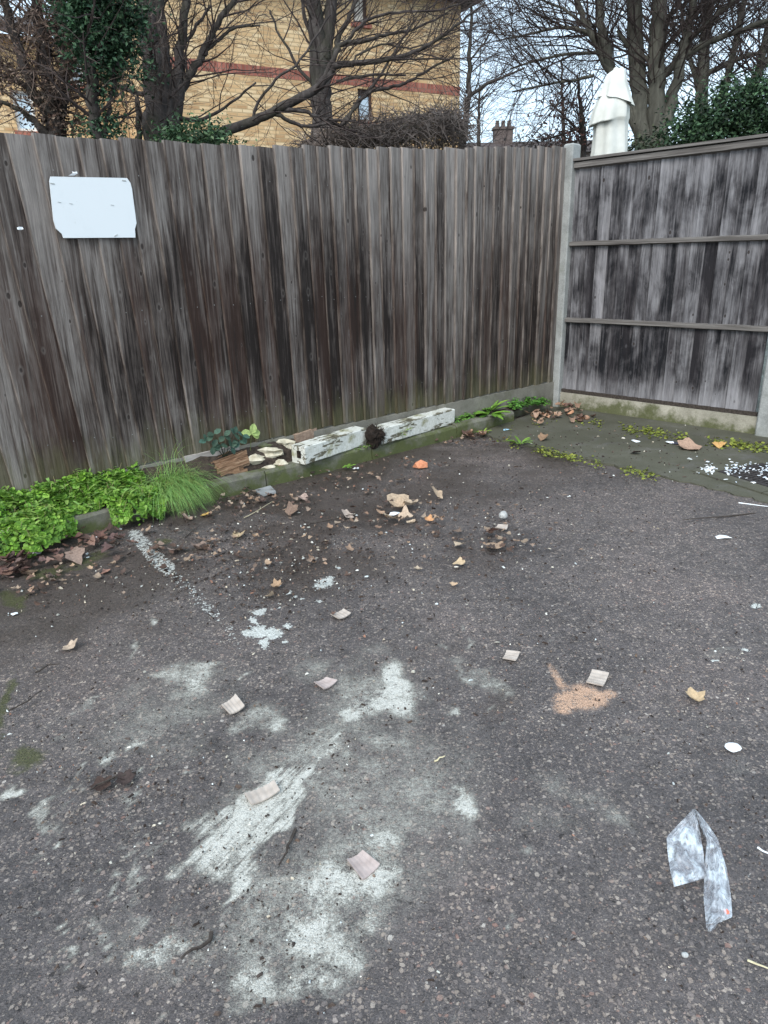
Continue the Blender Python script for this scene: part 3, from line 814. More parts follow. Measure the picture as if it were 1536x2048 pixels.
for (x, y) in [(119, 404), (142, 407), (225, 410)]:
    q = MB(); c0 = on_fence(x, y, 0.044)
    q.box(c0 - AD * .008, AD * .016 - np.array([0, 0, .003]), AN * .003, np.array([0, 0, .002]))
    o = q.build('scratch', M['sign_fixing'], None); o.parent = so_; o.matrix_parent_inverse = Matrix.Translation(-so_.location)
def fence_scrap(poly, label, off=0.04):
    q = MB(); f0 = [on_fence(x, y, off + 0.004 * (i % 2)) for i, (x, y) in enumerate(poly)]; f1 = [p + AN * .002 for p in f0]; m = len(poly)
    q.add(f0 + f1, [tuple(range(m - 1, -1, -1)), tuple(range(m, 2 * m))] + [(i, (i + 1) % m, m + (i + 1) % m, m + i) for i in range(m)])
    q.here('paper_scrap', M['white_scrap'], label, 'paper scrap')
fence_scrap([(137, 351), (146, 346), (144, 343), (149, 344), (154, 343), (155, 347), (149, 351)], 'torn white scrap sticking out just above the blank sign')
fence_scrap([(34, 455), (38, 453), (45, 454), (47, 458), (42, 460), (35, 459)], 'tiny white oval scrap on the fence left of the sign', 0.045)

# ------------------------------------------------------------------ plants: leaves and blades
def leaf_poly(mb, c, d, nrm_, L, Wd, col, fold=0.25, droop=0.2):
    d = np.array(d, float); d /= (np.linalg.norm(d) or 1); n_ = np.array(nrm_, float); n_ -= d * n_.dot(d); n_ /= (np.linalg.norm(n_) or 1)
    s = np.cross(n_, d); c = np.array(c, float)
    pts = []
    for (t_, w_) in ((0, 0), (.28, .42), (.62, .5), (1, 0)):
        pts.append((t_, w_))
    e = lambda t_, w_: c + d * L * t_ + s * Wd * w_ + n_ * (abs(w_) * Wd * fold - droop * L * t_ * t_)
    v = [e(0, 0), e(.28, .42), e(.62, .5), e(.86, .28), e(1, 0), e(.86, -.28), e(.62, -.5), e(.28, -.42), e(.5, 0)]
    mb.add(v, [(0, 1, 8), (1, 2, 8), (2, 3, 4, 8), (4, 5, 6, 8), (6, 7, 8), (7, 0, 8)], 0, col)
def round_leaf(mb, c, n_, R, col, rr):
    n_ = np.array(n_, float); n_ /= np.linalg.norm(n_)
    a = np.cross(n_, (rr.gauss(0, 1), rr.gauss(0, 1), rr.gauss(0, 1))); a /= (np.linalg.norm(a) or 1); b = np.cross(n_, a)
    v = [np.array(c, float) - n_ * R * .12]
    for k in range(7):
        th = 2 * math.pi * k / 7
        q = R * (1.0 + .16 * math.cos(3 * th))
        v.append(np.array(c) + q * (math.cos(th) * a + math.sin(th) * b) + n_ * R * rr.uniform(-.1, .15))
    mb.add(v, [(0, k + 1, (k + 1) % 7 + 1) for k in range(7)], 0, col)
def vary(c, rr, k=0.3):
    f = 1 + rr.uniform(-k, k); g = rr.uniform(-.08, .08)
    return (max(0, c[0] * f * (1 + g)), max(0, c[1] * f), max(0, c[2] * f * (1 - g)))

# spreading weed along the kerb at the left: a mound surface in bed coordinates
def K(t_, q, z): 
    p = K0 + KD * t_ + KN * q; p[2] = z
    return p
def tk(px, z=0.06, q=0.0):
    """bed coordinate t for a photo column, at the kerb face"""
    lo, hi = -4.0, 4.0
    for _ in range(40):
        m_ = (lo + hi) / 2; x_, _y = PROJ(K(m_, q, z)[None, :])
        if x_[0] < px: lo = m_
        else: hi = m_
    return lo
r = random.Random(21)
gm = MB()
ta, tb = tk(-160), tk(345)
def mound(t_, q):
    f = (t_ - ta) / (tb - ta)
    lump = .5 + .25 * math.sin(f * 19 + q * 9) + .25 * math.sin(f * 41 + 1.7 + q * 21)
    return lump
for _ in range(9500):
    f = r.random(); t_ = ta + (tb - ta) * f
    fr = -0.03 - 0.085 * (0.5 + 0.5 * math.sin(f * 16 + 2.0)) - (0.06 if 0.33 < f < 0.5 or f > .78 else 0)     # how far it spills over the kerb
    if 0.565 < f < 0.70: fr = 0.035                                                                            # kerb face left open
    q = r.uniform(fr, 0.21) if f < .93 else r.uniform(-.06, .1)
    e = max(0, 1 - (max(0, (q - fr)) / .10)); b = max(0, 1 - (max(0, .20 - q) / .05))
    z = max(.10, soil_z(t_, q)) + 0.018 + 0.065 * mound(t_, q) * (1 - .35 * max(0, q - .08) / .13) - (0.10 * e ** 1.5 if fr < 0 else 0.03 * e)
    z = max(z, 0.012) + r.uniform(-.018, .012)
    if q > .19 and r.random() < .3: continue
    nn = (r.gauss(0, .45) + (-KN[0]) * .5 * (e + .25), r.gauss(0, .45) + (-KN[1]) * .5 * (e + .25), 1.0 - .4 * e)
    base = (0.145, 0.285, 0.036) if r.random() < .7 else (0.24, 0.40, 0.07)
    if r.random() < .1: base = (0.08, 0.18, 0.025)
    tone = .78 + .44 * mound(t_ * 1.7 + 3, q)
    base = tuple(x * tone for x in base)
    if r.random() < .05:
        a_ = r.uniform(0, 6.28); leaf_poly(gm, K(t_, q, z + .012), (math.cos(a_), math.sin(a_), r.uniform(.2, 1.0)), (0, 0, 1), r.uniform(.03, .055), r.uniform(.010, .02), vary((0.20, 0.32, 0.08), r, .3), .3, .3)
    elif r.random() < .012:
        gm.tube([K(t_, q, z - .02), K(t_ + r.gauss(0, .02), q + r.gauss(0, .02), z + .05)], [.0012, .0008], 3, 0, (0.35, 0.30, 0.16))
    round_leaf(gm, K(t_, q, z), nn, r.choice([.006, .008, .010, .012, .014, .018]) * r.uniform(.85, 1.15), vary(base, r, .3), r)
gm.build('ground_cover', M['leaf'])
tag(bpy.data.objects['ground_cover'], 'bright green small-leaved weed spreading over the kerb', 'weed', kind='stuff')

def grass_tuft(name, label, base, n_, L, spread, flow, colr, seed, wdt=0.0032):
    rr = random.Random(seed); mb = MB()
    for _ in range(n_):
        b = base + AD * rr.gauss(0, spread[0]) + AN * rr.gauss(0, spread[1]); 
        l = L * rr.uniform(.3, 1.2)
        d = np.array([rr.gauss(0, .6), rr.gauss(0, .6), 1.0]) + np.array(flow) * rr.uniform(.3, 1.1); d /= np.linalg.norm(d)
        p = np.array(b, float); pts = [p.copy()]
        for k in range(5):
            d = d + np.array([rr.gauss(0, .06), rr.gauss(0, .06), -.42 * rr.uniform(.7, 1.25)]) + np.array(flow) * .10; d /= np.linalg.norm(d)
            p = p + d * l / 5
            if p[2] < .012: p[2] = .012
            pts.append(p.copy())
        s = np.cross(d, (0, 0, 1.0)); s = s / (np.linalg.norm(s) or 1)
        c = vary(colr if rr.random() < .88 else (0.30, 0.30, 0.10), rr, .35)
        vs = []
        for k, q in enumerate(pts):
            w = wdt * (1 - k / 5.3)
            vs += [q - s * w / 2, q + s * w / 2]
        mb.add(vs, [(2 * k, 2 * k + 1, 2 * k + 3, 2 * k + 2) for k in range(5)], 0, c)
    return mb.here(name, M['leaf'], label, 'grass')
grass_tuft('grass_tuft', 'long green grass tuft drooping over the kerb beside the grey plank', K(tk(356), .09, .12), 1700, .29, (.065, .05), tuple(-KN * .55 + KD * .1), (0.24, 0.41, 0.12), 4)
grass_tuft('grass_tuft', 'thin grass at the far left end of the green weed', K(tk(25), .12, .10), 420, .22, (.09, .05), tuple(-KN * .35), (0.13, 0.25, 0.09), 5)
# dead pale stalk at far left
mb = MB(); b = G(20, 1108, 0.0)
mb.tube([b, b + np.array([.002, 0, .06]), b + np.array([.004, .0, .115])], [.008, .009, .007], 6)
for k in range(9):
    a = k * .7; mb.tube([b + np.array([.004, 0, .112]), b + np.array([.004 + .05 * math.cos(a), .05 * math.sin(a), .135 + .01 * (k % 3)])], [.003, .0015], 4)
mb.here('dead_stalk', M['pale_straw'], 'pale cut plant stalk at the left edge in front of the green weed', 'plant stalk')

def rosette(name, label, base, n_, L, Wd, col, seed, up=.7, cat='weed', stems=True):
    rr = random.Random(seed); mb = MB()
    for k in range(n_):
        a = 2 * math.pi * k / n_ + rr.uniform(-.4, .4); e = up * rr.uniform(.5, 1.4)
        d = np.array([math.cos(a), math.sin(a), e]); d /= np.linalg.norm(d)
        l = L * rr.uniform(.6, 1.15)
        c0 = np.array(base, float) + d * l * .15 + np.array([0, 0, .004])
        leaf_poly(mb, c0, d, (-d[0] * e, -d[1] * e, 1), l, Wd * rr.uniform(.7, 1.2), vary(col, rr, .28), .3, .3)
    return mb.here(name, M['leaf'], label, cat)
def clump(name, label, spots, leafR, col, seed, cat='weed', n_=60):
    rr = random.Random(seed); mb = MB()
    for (c, rx, rz) in spots:
        for _ in range(n_):
            v = np.array([rr.gauss(0, 1), rr.gauss(0, 1), rr.gauss(0, 1)]); v /= np.linalg.norm(v); v *= rr.random() ** .4
            p = np.array(c) + np.array([v[0] * rx, v[1] * rx, abs(v[2]) * rz])
            a = rr.uniform(0, 6.28); d = np.array([math.cos(a), math.sin(a), rr.uniform(-.2, .5)])
            leaf_poly(mb, p, d, (v[0] * .6, v[1] * .6, 1), leafR * rr.uniform(1.2, 2.4), leafR * rr.uniform(.9, 1.6), vary(col, rr, .35), .25, .3)
    return mb.here(name, M['leaf'], label, cat)
clump('weed_clump', 'low clover-like weeds just right of the white beam end', [(K(tk(925), .12, .10), .07, .05), (K(tk(955), .12, .10), .07, .045)], .014, (0.13, 0.27, 0.05), 31, n_=110)
rosette('broad_weed', 'broad-leaved weed hanging over the kerb right of the white beam', K(tk(985), .035, .10), 15, .15, .055, (0.15, 0.30, 0.045), 32, .35)
rosette('broad_weed', 'pale upright broad-leaved weed on the bed beside the concrete gravel board', K(tk(1003), .12, .10), 12, .15, .06, (0.20, 0.36, 0.06), 33, 1.0)
clump('weed_clump', 'thick dark green weeds in the corner by the concrete post', [(K(tk(1050), .10, .10), .10, .08), (K(tk(1078), .10, .10), .10, .07), (K(tk(1095), .06, .09), .07, .05)], .020, (0.085, 0.21, 0.035), 34, n_=110)
rosette('lance_weed', 'small lance-leaved weed growing in front of the right beam piece', K(tk(803), .035, .10), 11, .11, .020, (0.22, 0.36, 0.07), 35, .9)
rosette('kerb_weed', 'tiny green weed at the kerb foot below the beam', G(697, 936, 0.005), 9, .045, .018, (0.17, 0.32, 0.05), 36, .5)
rosette('kerb_weed', 'yellowish weed at the kerb foot near the blue scrap', G(968, 866, .01), 12, .06, .02, (0.24, 0.33, 0.06), 38, .6)
rosette('paving_weed', 'green weed tuft at the corner of the paving edge', G(1040, 890, .015), 16, .10, .022, (0.16, 0.28, 0.05), 37, .8)
mb = MB(); rr = random.Random(40)
b = K(tk(450, .2, .17), .17, .19)
tips = [(412, 882), (428, 868), (448, 872), (468, 868), (478, 884), (440, 890), (462, 894), (425, 893), (485, 872)]
for x, y in tips:
    e = PL(x, y, K(0, .13, 0), KN)
    mb.tube([b, (b + e) / 2 + np.array([0, 0, .02]), e], [.0022, .0018, .0012], 4, 0, (0.05, 0.07, 0.04))
    for k in range(3):
        a = rr.uniform(0, 6.28)
        leaf_poly(mb, e, (math.cos(a) * AD + math.sin(a) * np.array([0, 0, 1]) * .7 - AN * .3), -AN * .6 + np.array([0, 0, .7]), .052, .036, vary((0.065, 0.12, 0.085), rr, .3), .2, .2)
mb.here('bramble_sprig', M['leaf'], 'dark blue-green bramble sprig against the fence above the splintered wood', 'bramble')
mb = MB(); b = K(tk(500, .2, .17), .17, .19); e = PL(503, 868, K(0, .14, 0), KN)
mb.tube([b, e], [.002, .0015], 4, 0, (0.2, 0.25, 0.08))
for dx in ((1, .1), (-.8, .3), (.3, .6), (.9, -.35)):
    leaf_poly(mb, e, AD * dx[0] + np.array([0, 0, dx[1]]), -AN + np.array([0, 0, .5]), .07, .05, (0.36, 0.46, 0.16), .2, .2)
mb.here('pale_leaf_sprig', M['leaf'], 'pale yellow-green leaf sprig between bramble and white stick', 'plant')
mb = MB(); b = PL(542, 850, K(0, .2, 0), KN); e = PL(539, 808, K(0, .215, 0), KN)
b2 = b.copy(); b2[2] = .19
mb.tube([b2, b, e], [.003, .004, .0055], 5)
mb.here('pale_stick', M['pale_stick'], 'short pale stick standing upright against the fence', 'stick')

# moss along the paving edge and the right fence foot
mb = MB(); rr = random.Random(44)
def mossline(pts, n_, w, size):
    for _ in range(n_):
        k = rr.randrange(len(pts) - 1); f = rr.random()
        x = pts[k][0] * (1 - f) + pts[k + 1][0] * f + rr.gauss(0, w[0]); y = pts[k][1] * (1 - f) + pts[k + 1][1] * f + rr.gauss(0, w[1])
        if math.sin(x * .035) + .7 * math.sin(x * .11 + 2) + rr.uniform(-.9, .9) < -.1: continue
        p = G(x, y, 0.017)
        if (p - B0).dot(BN) > -.01: continue
        round_leaf(mb, p + np.array([0, 0, rr.uniform(0, .012)]), (rr.gauss(0, .4), rr.gauss(0, .4), 1), size * rr.uniform(.5, 1.3), vary((0.17, 0.20, 0.035) if rr.random() < .6 else (0.25, 0.27, 0.05), rr, .35), rr)
mossline([(1000, 880), (1060, 897), (1132, 914), (1220, 934), (1310, 954)], 900, (10, 4), .009)
mossline([(1170, 842), (1250, 858), (1330, 870), (1420, 884), (1500, 893), (1560, 900)], 1300, (14, 5), .010)
mossline([(985, 868), (1060, 850), (1100, 838)], 120, (10, 5), .007)
mb.build('moss', M['leaf']); tag(bpy.data.objects['moss'], 'yellow-green moss in the paving joints', 'moss', kind='stuff')

# ------------------------------------------------------------------ the broken white beam and rubble on the bed
def beam(name, label, p0, p1, w, h, z0, z1, seed, hollow=False):
    """timber from photo-surveyed front bottom edge p0 -> p1"""
    rr = random.Random(seed); mb = MB()
    ax = p1 - p0; L = np.linalg.norm(ax); ax /= L; ay = np.array([-ax[1], ax[0], 0]); ay /= np.linalg.norm(ay)
    k = 10; vs = []; prof = [(0.004, 0), (w - .004, 0), (w, .005), (w, h - .006), (w - .006, h), (.006, h), (0, h - .006), (0, .005)]
    m = len(prof)
    for i in range(k + 1):
        for (a, b) in prof:
            vs.append((L * i / k + (rr.uniform(-.012, .012) if (i in (0, k) and not hollow) or i == k else 0), a + rr.uniform(-.0015, .0015), b + rr.uniform(-.0015, .0015)))
    fs = [(i * m + j, i * m + (j + 1) % m, (i + 1) * m + (j + 1) % m, (i + 1) * m + j) for i in range(k) for j in range(m)]
    fs = [tuple(reversed(f)) for f in fs]
    fs += [tuple(range(m)), tuple(k * m + j for j in range(m - 1, -1, -1))]
    mb.add(vs, fs)
    z = nrm(np.cross(ax, ay))
    mw = Matrix([[ax[0], ay[0], z[0], p0[0]], [ax[1], ay[1], z[1], p0[1]], [ax[2], ay[2], z[2], z0], [0, 0, 0, 1]])
    o = mb.build(name, M['peeling_paint'], mw=mw)
    tag(o, label, 'timber beam', 'two pieces of the broken white beam')
    return o, L
p0 = G(612, 930, .100); p1 = G(734, 890, .100); p1b = p1.copy(); p1b[2] += .006
b1, L1 = beam('painted_beam', 'nearer piece of peeling white beam, its square end over the kerb', p0, p1b, .125, .120, .100, .1, 3, True)
e_ = MB()          # dark raised block on the cut end, coloured as a shaded recess
e_.aabb(-.006, 0.001, .040, .072, .040, .088)
e_.build('end_recess_shade', M['clod'], b1)
p2 = G(768, 888, .100); p3 = G(908, 847, .100)
b2_, L2 = beam('painted_beam', 'farther piece of peeling white beam, right of the dark clod', p2, p3, .115, .118, .098, .1, 4)
# the dark rootball between
def lump(name, mat, c, rad, label, cat, seed, jag=.25, sub=2, roots=0, rootmat=None):
    rr = random.Random(seed)
    import bmesh
    bm = bmesh.new(); bmesh.ops.create_icosphere(bm, subdivisions=sub, radius=1)
    mb = MB(); idx = {}
    ph = [rr.uniform(0, 6.28) for _ in range(6)]
    vs = []
    for v in bm.verts:
        s = 1 + jag * (.5 * math.sin(3 * v.co.x + ph[0]) + .4 * math.sin(4 * v.co.y + ph[1]) + .4 * math.sin(5 * v.co.z + ph[2])) + rr.uniform(-jag, jag) * .35
        vs.append(np.array([v.co.x * rad[0], v.co.y * rad[1], v.co.z * rad[2]]) * s + np.array(c))
    bm.faces.ensure_lookup_table()
    mb.add(vs, [tuple(v.index for v in f.verts) for f in bm.faces]); bm.free()
    for _ in range(roots):
        v = np.array([rr.gauss(0, 1) for _ in range(3)]); v /= np.linalg.norm(v)
        p = np.array(c) + v * np.array(rad) * .8; q = p + v * .03 + np.array([rr.gauss(0, .012), rr.gauss(0, .012), rr.gauss(0, .012)])
        mb.tube([p, (p + q) / 2 + np.array([0, 0, .005]), q], [.0018, .0014, .0006], 3)
    return mb.here(name, mat, label, cat)
lump('root_clod', M['clod'], PL(751, 871, K(0, -.005, 0), KN), (.062, .055, .066), 'dark earthy root clod lodged between the two white beam pieces', 'root clod', 9, .5, 3, 220)
clump('beam_weed', 'small creeping green weed below the dark root clod', [(G(733, 893, .095), .06, .02), (G(712, 897, .095), .04, .015)], .010, (0.12, 0.19, 0.05), 51, n_=50)

# brick behind the beam
def slab(name, mat, poly, z0, th, label, cat, group=None, tilt=0.0, seed=1, corr=0.0):
    """flat piece whose outline on the ground was surveyed from the photo"""
    rr = random.Random(seed)
    P_ = [G(x, y, z0 + th) for x, y in poly]
    c = sum(P_) / len(P_); mb = MB(); m = len(P_)
    t_ = [p + np.array([0, 0, tilt * (p - c).dot(nrm((.6, .8, 0)))]) for p in P_]
    lo = [p - np.array([0, 0, th]) for p in t_]
    mz = min(p[2] for p in lo) - z0
    t_ = [p - np.array([0, 0, mz]) for p in t_]; lo = [p - np.array([0, 0, mz]) for p in lo]
    if corr and m == 4:
        k = 24; vs = []
        for i in range(k + 1):
            f = i / k; h = corr * math.sin(f * math.pi * 2 * 4.5)
            cur = .006 * (2 * f - 1) ** 2
            for (a, b) in ((t_[0], t_[1]), (t_[3], t_[2])):
                vs.append(a * (1 - f) + b * f + np.array([rr.uniform(-.0006, .0006), rr.uniform(-.0006, .0006), h + cur]))
            for (a, b) in ((lo[0], lo[1]), (lo[3], lo[2])):
                vs.append(a * (1 - f) + b * f + np.array([0, 0, cur]))
        fs = []
        for i in range(k):
            a = i * 4; b = a + 4
            fs += [(a, b, b + 1, a + 1), (a + 2, a + 3, b + 3, b + 2), (a, a + 2, b + 2, b), (a + 1, b + 1, b + 3, a + 3)]
        fs += [(0, 1, 3, 2), (k * 4, k * 4 + 2, k * 4 + 3, k * 4 + 1)]
        mb.add(vs, fs)
    else:
        mb.add(t_ + lo, [tuple(range(m)), tuple(range(2 * m - 1, m - 1, -1))] + [(i, m + i, m + (i + 1) % m, (i + 1) % m) for i in range(m)])
    return mb.here(name, mat, label, cat, group)
slab('slate_piece', M['slate'], [(508, 981), (541, 975), (552, 985), (522, 990)], .0, .014, 'flat grey slate piece leaning at the kerb foot', 'slate', tilt=.1)
# splintered timber, grey plank behind, plaster lumps
def plank(name, mat, a, b, w, h, label, cat, seed, splinter=0.0):
    rr = random.Random(seed); mb = MB(); ax = b - a; L = np.linalg.norm(ax); ax = ax / L; ay = nrm((-ax[1], ax[0], 0)); az = np.cross(ax, ay)
    nn = 16 if splinter else 1
    for i in range(nn):
        for j in range(3 if splinter else 1):
            y0, y1 = w * i / nn, w * (i + .94) / nn
            z0_, z1_ = (h * j / 3, h * (j + .95) / 3) if splinter else (0, h)
            l0 = -rr.uniform(0, splinter); l1 = L + rr.uniform(-splinter, splinter)
            dz = rr.uniform(-.010, .010) if splinter else 0
            if splinter and j == 2 and rr.random() < .35: continue
            mb.box(a + ax * l0 + ay * y0 + az * (z0_ + dz), ax * (l1 - l0) + az * (rr.uniform(-.03, .022) if splinter else 0) + ay * (rr.uniform(-.02, .02) if splinter else 0), ay * (y1 - y0), az * (z1_ - z0_))
    X = np.array([ax, ay, az])
    o0 = a
    mb.v = [tuple(X @ (np.array(p) - o0)) for p in mb.v]
    mw = Matrix([[ax[0], ay[0], az[0], a[0]], [ax[1], ay[1], az[1], a[1]], [ax[2], ay[2], az[2], a[2]], [0, 0, 0, 1]])
    return tag(mb.build(name, mat, mw=mw), label, cat)
pa = K(tk(372, .2, .185), .185, .165); pbp = K(tk(480, .2, .185), .185, .170)
plank('grey_plank', M['grey_plank'], pa, pbp, .022, .085, 'pale grey plank lying along the fence behind the grass tuft', 'plank', 3)
plank('old_brick', M['old_brick'], K(tk(588, .25, .185), .165, .185), K(tk(634, .25, .185), .18, .20), .05, .062, 'brown brick lying behind the near end of the white beam', 'brick', 8)
sa = K(tk(452, .12, .085), .085, .105); sb = K(tk(492, .12, .085), .085, .112)
plank('splintered_timber', M['split_wood'], sa, sb + np.array([0, 0, .008]),   .085, .095, 'broken orange-brown splintered timber chunk at the end of the grey plank', 'broken timber', 5, .055)
for i, (x, q, sz, lab, mt) in enumerate([(512, .12, .044, 'cream plaster lump nearest the splintered timber', 'plaster'), (546, .135, .052, 'largest pale plaster lump in the bed, left of the beam end', 'plaster'),
                                    (531, .075, .030, 'low cream plaster lump in front of the other lumps', 'plaster'), (572, .17, .045, 'cream plaster chunk up against the fence left of the brick', 'plaster'),
                                    (565, .045, .024, 'small pinkish stone beside the square beam end', 'old_brick'), (530, .18, .036, 'mossy stone against the fence between the plaster lumps', 'kerb_concrete'), (557, .08, .034, 'pale rubble piece in front of the beam corner', 'plaster')]):
    t_ = tk(x, .15, q); lump('rubble_lump', M[mt], K(t_, q, soil_z(t_, q) + sz * .4), (sz * 1.5, sz * 1.0, sz * .68), lab, 'rubble', 60 + i, .55)
for i, (x0, y0, x1, y1, lab) in enumerate([(490, 934, 545, 922, 'long splinter of wood in front of the plaster lumps'), (440, 952, 490, 948, 'loose wood splinter lying below the broken timber')]):
    a, b = GS(x0, y0) + np.array([0, 0, .004]), GS(x1, y1) + np.array([0, 0, .008]); plank('wood_splinter', M['split_wood'], a, b, .018, .008, lab, 'splinter', 70 + i)

# ------------------------------------------------------------------ litter on the yard
def leaf_shape(mb, c, R, col, rr, lobes=5, curl=.35, ang=None, tilt=None, asp=1.0):
    """a dry curled lobed leaf with a stalk"""
    m = lobes * 4; ang = rr.uniform(0, 6.28) if ang is None else ang
    ca, sa_ = math.cos(ang), math.sin(ang); tx, ty = (rr.gauss(0, .25), rr.gauss(0, .25)) if tilt is None else tilt
    k1, k2 = rr.uniform(.3, 1) * curl, rr.uniform(-.4, 1) * curl
    ring = []
    for q in (.5, 1.0):
        for i in range(m):
            th = 2 * math.pi * i / m
            rad = R * q * (1 + .17 * q * math.cos(lobes * th) + rr.uniform(-.06, .06)) * (1 + .15 * math.cos(th))
            x, y = rad * math.cos(th) * asp, rad * math.sin(th)
            z = k1 * y * y / R + k2 * x * x / R + tx * x + ty * y + rr.uniform(-.05, .08) * R * q
            ring.append((x, y, z))
    vs = [(0, 0, 0)] + ring
    zm = min(v[2] for v in vs)
    vs = [(c[0] + ca * x - sa_ * y, c[1] + sa_ * x + ca * y, c[2] + z - zm + .003) for x, y, z in vs]
    fs = [(0, 1 + i, 1 + (i + 1) % m) for i in range(m)] + [(1 + i, 1 + m + i, 1 + m + (i + 1) % m, 1 + (i + 1) % m) for i in range(m)]
    mb.add(vs, fs, 0, col)
    if R > .02:
        e = np.array(vs[1 + m + m // 2]); d = e - np.array(vs[0]); d[2] = 0
        mb.tube([np.array(vs[0]), e, e + d * .5 + np.array([0, 0, .004])], [.0012, .0012, .0008], 3, 0, tuple(x * .7 for x in col))
TAN, BRN, DRK, PNK = (0.44, 0.33, 0.23), (0.19, 0.13, 0.098), (0.055, 0.036, 0.030), (0.36, 0.255, 0.205)
LEAVES = [ # x, y, half-width px, colour, label
 (800, 1003, 22, TAN, 'large tan curled leaf at the back of the leaf heap'), (820, 1012, 20, TAN, 'tan leaf on the right side of the leaf heap'), (795, 1020, 19, TAN, 'tan leaf in the middle of the leaf heap'),
 (783, 1038, 18, TAN, 'tan leaf at the front left of the leaf heap'), (808, 1042, 17, (.40, .32, .25), 'greyish leaf at the front of the leaf heap'), (822, 1054, 11, TAN, 'small tan leaf just in front of the leaf heap'),
 (763, 1026, 9, (.36, .25, .18), 'small leaf left of the leaf heap'), (874, 994, 14, TAN, 'flat tan leaf behind and right of the leaf heap'), (858, 1040, 11, (.55, .31, .16), 'small orange leaf right of the leaf heap'),
 (985, 1066, 18, (.22, .12, .09), 'red-brown curled leaf below the round grey stone'), (988, 1093, 22, (.32, .22, .15), 'crumpled brown leaf with dark underside, third below the grey stone'),
 (920, 1089, 13, TAN, 'pale tan leaf left of the crumpled brown leaf'), (919, 1129, 13, (.52, .40, .26), 'pale square-ish leaf alone in mid yard'), (915, 1063, 10, (.20, .15, .12), 'dark twisted leaf left of the red-brown leaf'),
 (835, 1139, 9, TAN, 'tiny leaf left of the pale square-ish leaf'), (605, 997, 14, PNK, 'pinkish brown leaf near the kerb below the beam'), (583, 1026, 13, BRN, 'brown leaf beside the pinkish leaf near the kerb'),
 (697, 1032, 13, (.50, .38, .30), 'pale flat leaf left of the leaf heap by a long twig'), (475, 1073, 15, (.45, .33, .20), 'long tan leaf right of the bay line'), (355, 1103, 17, PNK, 'pink-brown lobed leaf beside the bay line end'),
 (405, 1097, 18, (.24, .165, .125), 'brown lobed leaf right of the pink-brown leaf'), (412, 1030, 12, (.55, .36, .12), 'yellow-orange leaf at the foot of the grass tuft'), (376, 1040, 12, PNK, 'pale pink leaf under the grass tuft'),
 (150, 1120, 19, (.30, .20, .15), 'flat brown leaf on the mossy patch at left'), (60, 1146, 18, (.33, .22, .15), 'brown leaf near the left edge below the dead stalk'), (212, 1146, 10, (.28, .15, .11), 'small reddish leaf beyond the mossy patch'),
 (140, 1293, 15, (.42, .33, .25), 'lone pale leaf with upturned edge on the left tarmac'), (1390, 1397, 20, (.50, .38, .24), 'star-shaped tan leaf on the right tarmac'), (1375, 898, 22, (.36, .23, .16), 'brown leaf beside the dark wrapper on the paving'),
 (1437, 893, 12, (.60, .37, .15), 'orange leaf at the fence foot on the paving'), (1272, 908, 10, DRK, 'small dark leaf on the paving'), (525, 1003, 12, PNK, 'small pink leaf close to the slate piece'),
 (540, 1193, 11, TAN, 'small tan leaf near the white paint spill'), (555, 1172, 12, (.36, .24, .15), 'brown leaf behind the white paint spill'), (800, 961, 11, (.38, .28, .2), 'small leaf near the kerb left of the orange brick fragment'),
 (908, 1168, 9, (.5, .36, .24), 'sliver of tan leaf in mid yard'), (735, 985, 9, BRN, 'small brown leaf between beam and leaf heap'), (650, 1085, 10, BRN, 'brown leaf in the dirt left of the leaf heap'),
 (700, 1100, 9, (.3, .2, .14), 'crumbling leaf in the dirt below the leaf heap'), (1085, 880, 10, (.3, .2, .13), 'brown leaf on the mossy paving edge'), (20, 1135, 20, (.24, .13, .10), 'reddish leaf among twigs at the left edge'),
 (250, 1560, 16, DRK, 'dark rotten leaf right one of a pair on the left tarmac'), (205, 1570, 20, DRK, 'dark rotten leaf left one of a pair on the left tarmac'), (1000, 1078, 12, (.26, .2, .15), 'grey-brown leaf by the tan card under the stone'),
]
for i, (x, y, s, c, lab) in enumerate(LEAVES):
    rr = random.Random(100 + i); mb = MB(); p = G(x, y + s * .15, 0.0)
    if x > 1050 and y < 960 : p = G(x, y, .015)
    if 760 < x < 835 and 1000 < y < 1060: p[2] += .012 * (i % 3)
    sc = np.linalg.norm(p - CAM) / FPX
    leaf_shape(mb, p, s * sc * .86, vary(c, rr, .12), rr, rr.choice([3, 5, 5]), rr.uniform(.35, .8), asp=rr.uniform(.8, 1.3))
    mb.here('fallen_leaf', M['dead_leaf'], lab, 'leaf', 'fallen leaves on the yard', smooth=False)

CARDS = [
 ([(661, 1230), (687, 1221), (702, 1229), (677, 1239)], 'card', 'small corrugated card square right of the white paint spill'),
 ([(628, 1366), (652, 1358), (675, 1364), (648, 1380)], 'pink', 'pinkish card piece on the cement dust in mid yard'),
 ([(443, 1413), (472, 1397), (490, 1418), (460, 1430)], 'card', 'corrugated card square on the dust at left, one edge raised'),
 ([(489, 1590), (549, 1566), (560, 1585), (503, 1612)], 'card', 'large cream card rectangle above the cement scrape'),
 ([(694, 1722), (726, 1705), (760, 1733), (725, 1762)], 'pink', 'pinkish card square lying flat in the white cement dust'),
 ([(1005, 1318), (1013, 1304), (1040, 1307), (1031, 1323)], 'card', 'pale card square beside a dark leaf in mid yard'),
 ([(1172, 1366), (1184, 1343), (1218, 1350), (1206, 1374)], 'card', 'striped corrugated card square above the orange sand'),
 ([(990, 1056), (996, 1051), (1016, 1052), (1013, 1060)], 'card', 'tan card scrap between grey stone and red-brown leaf'),
]
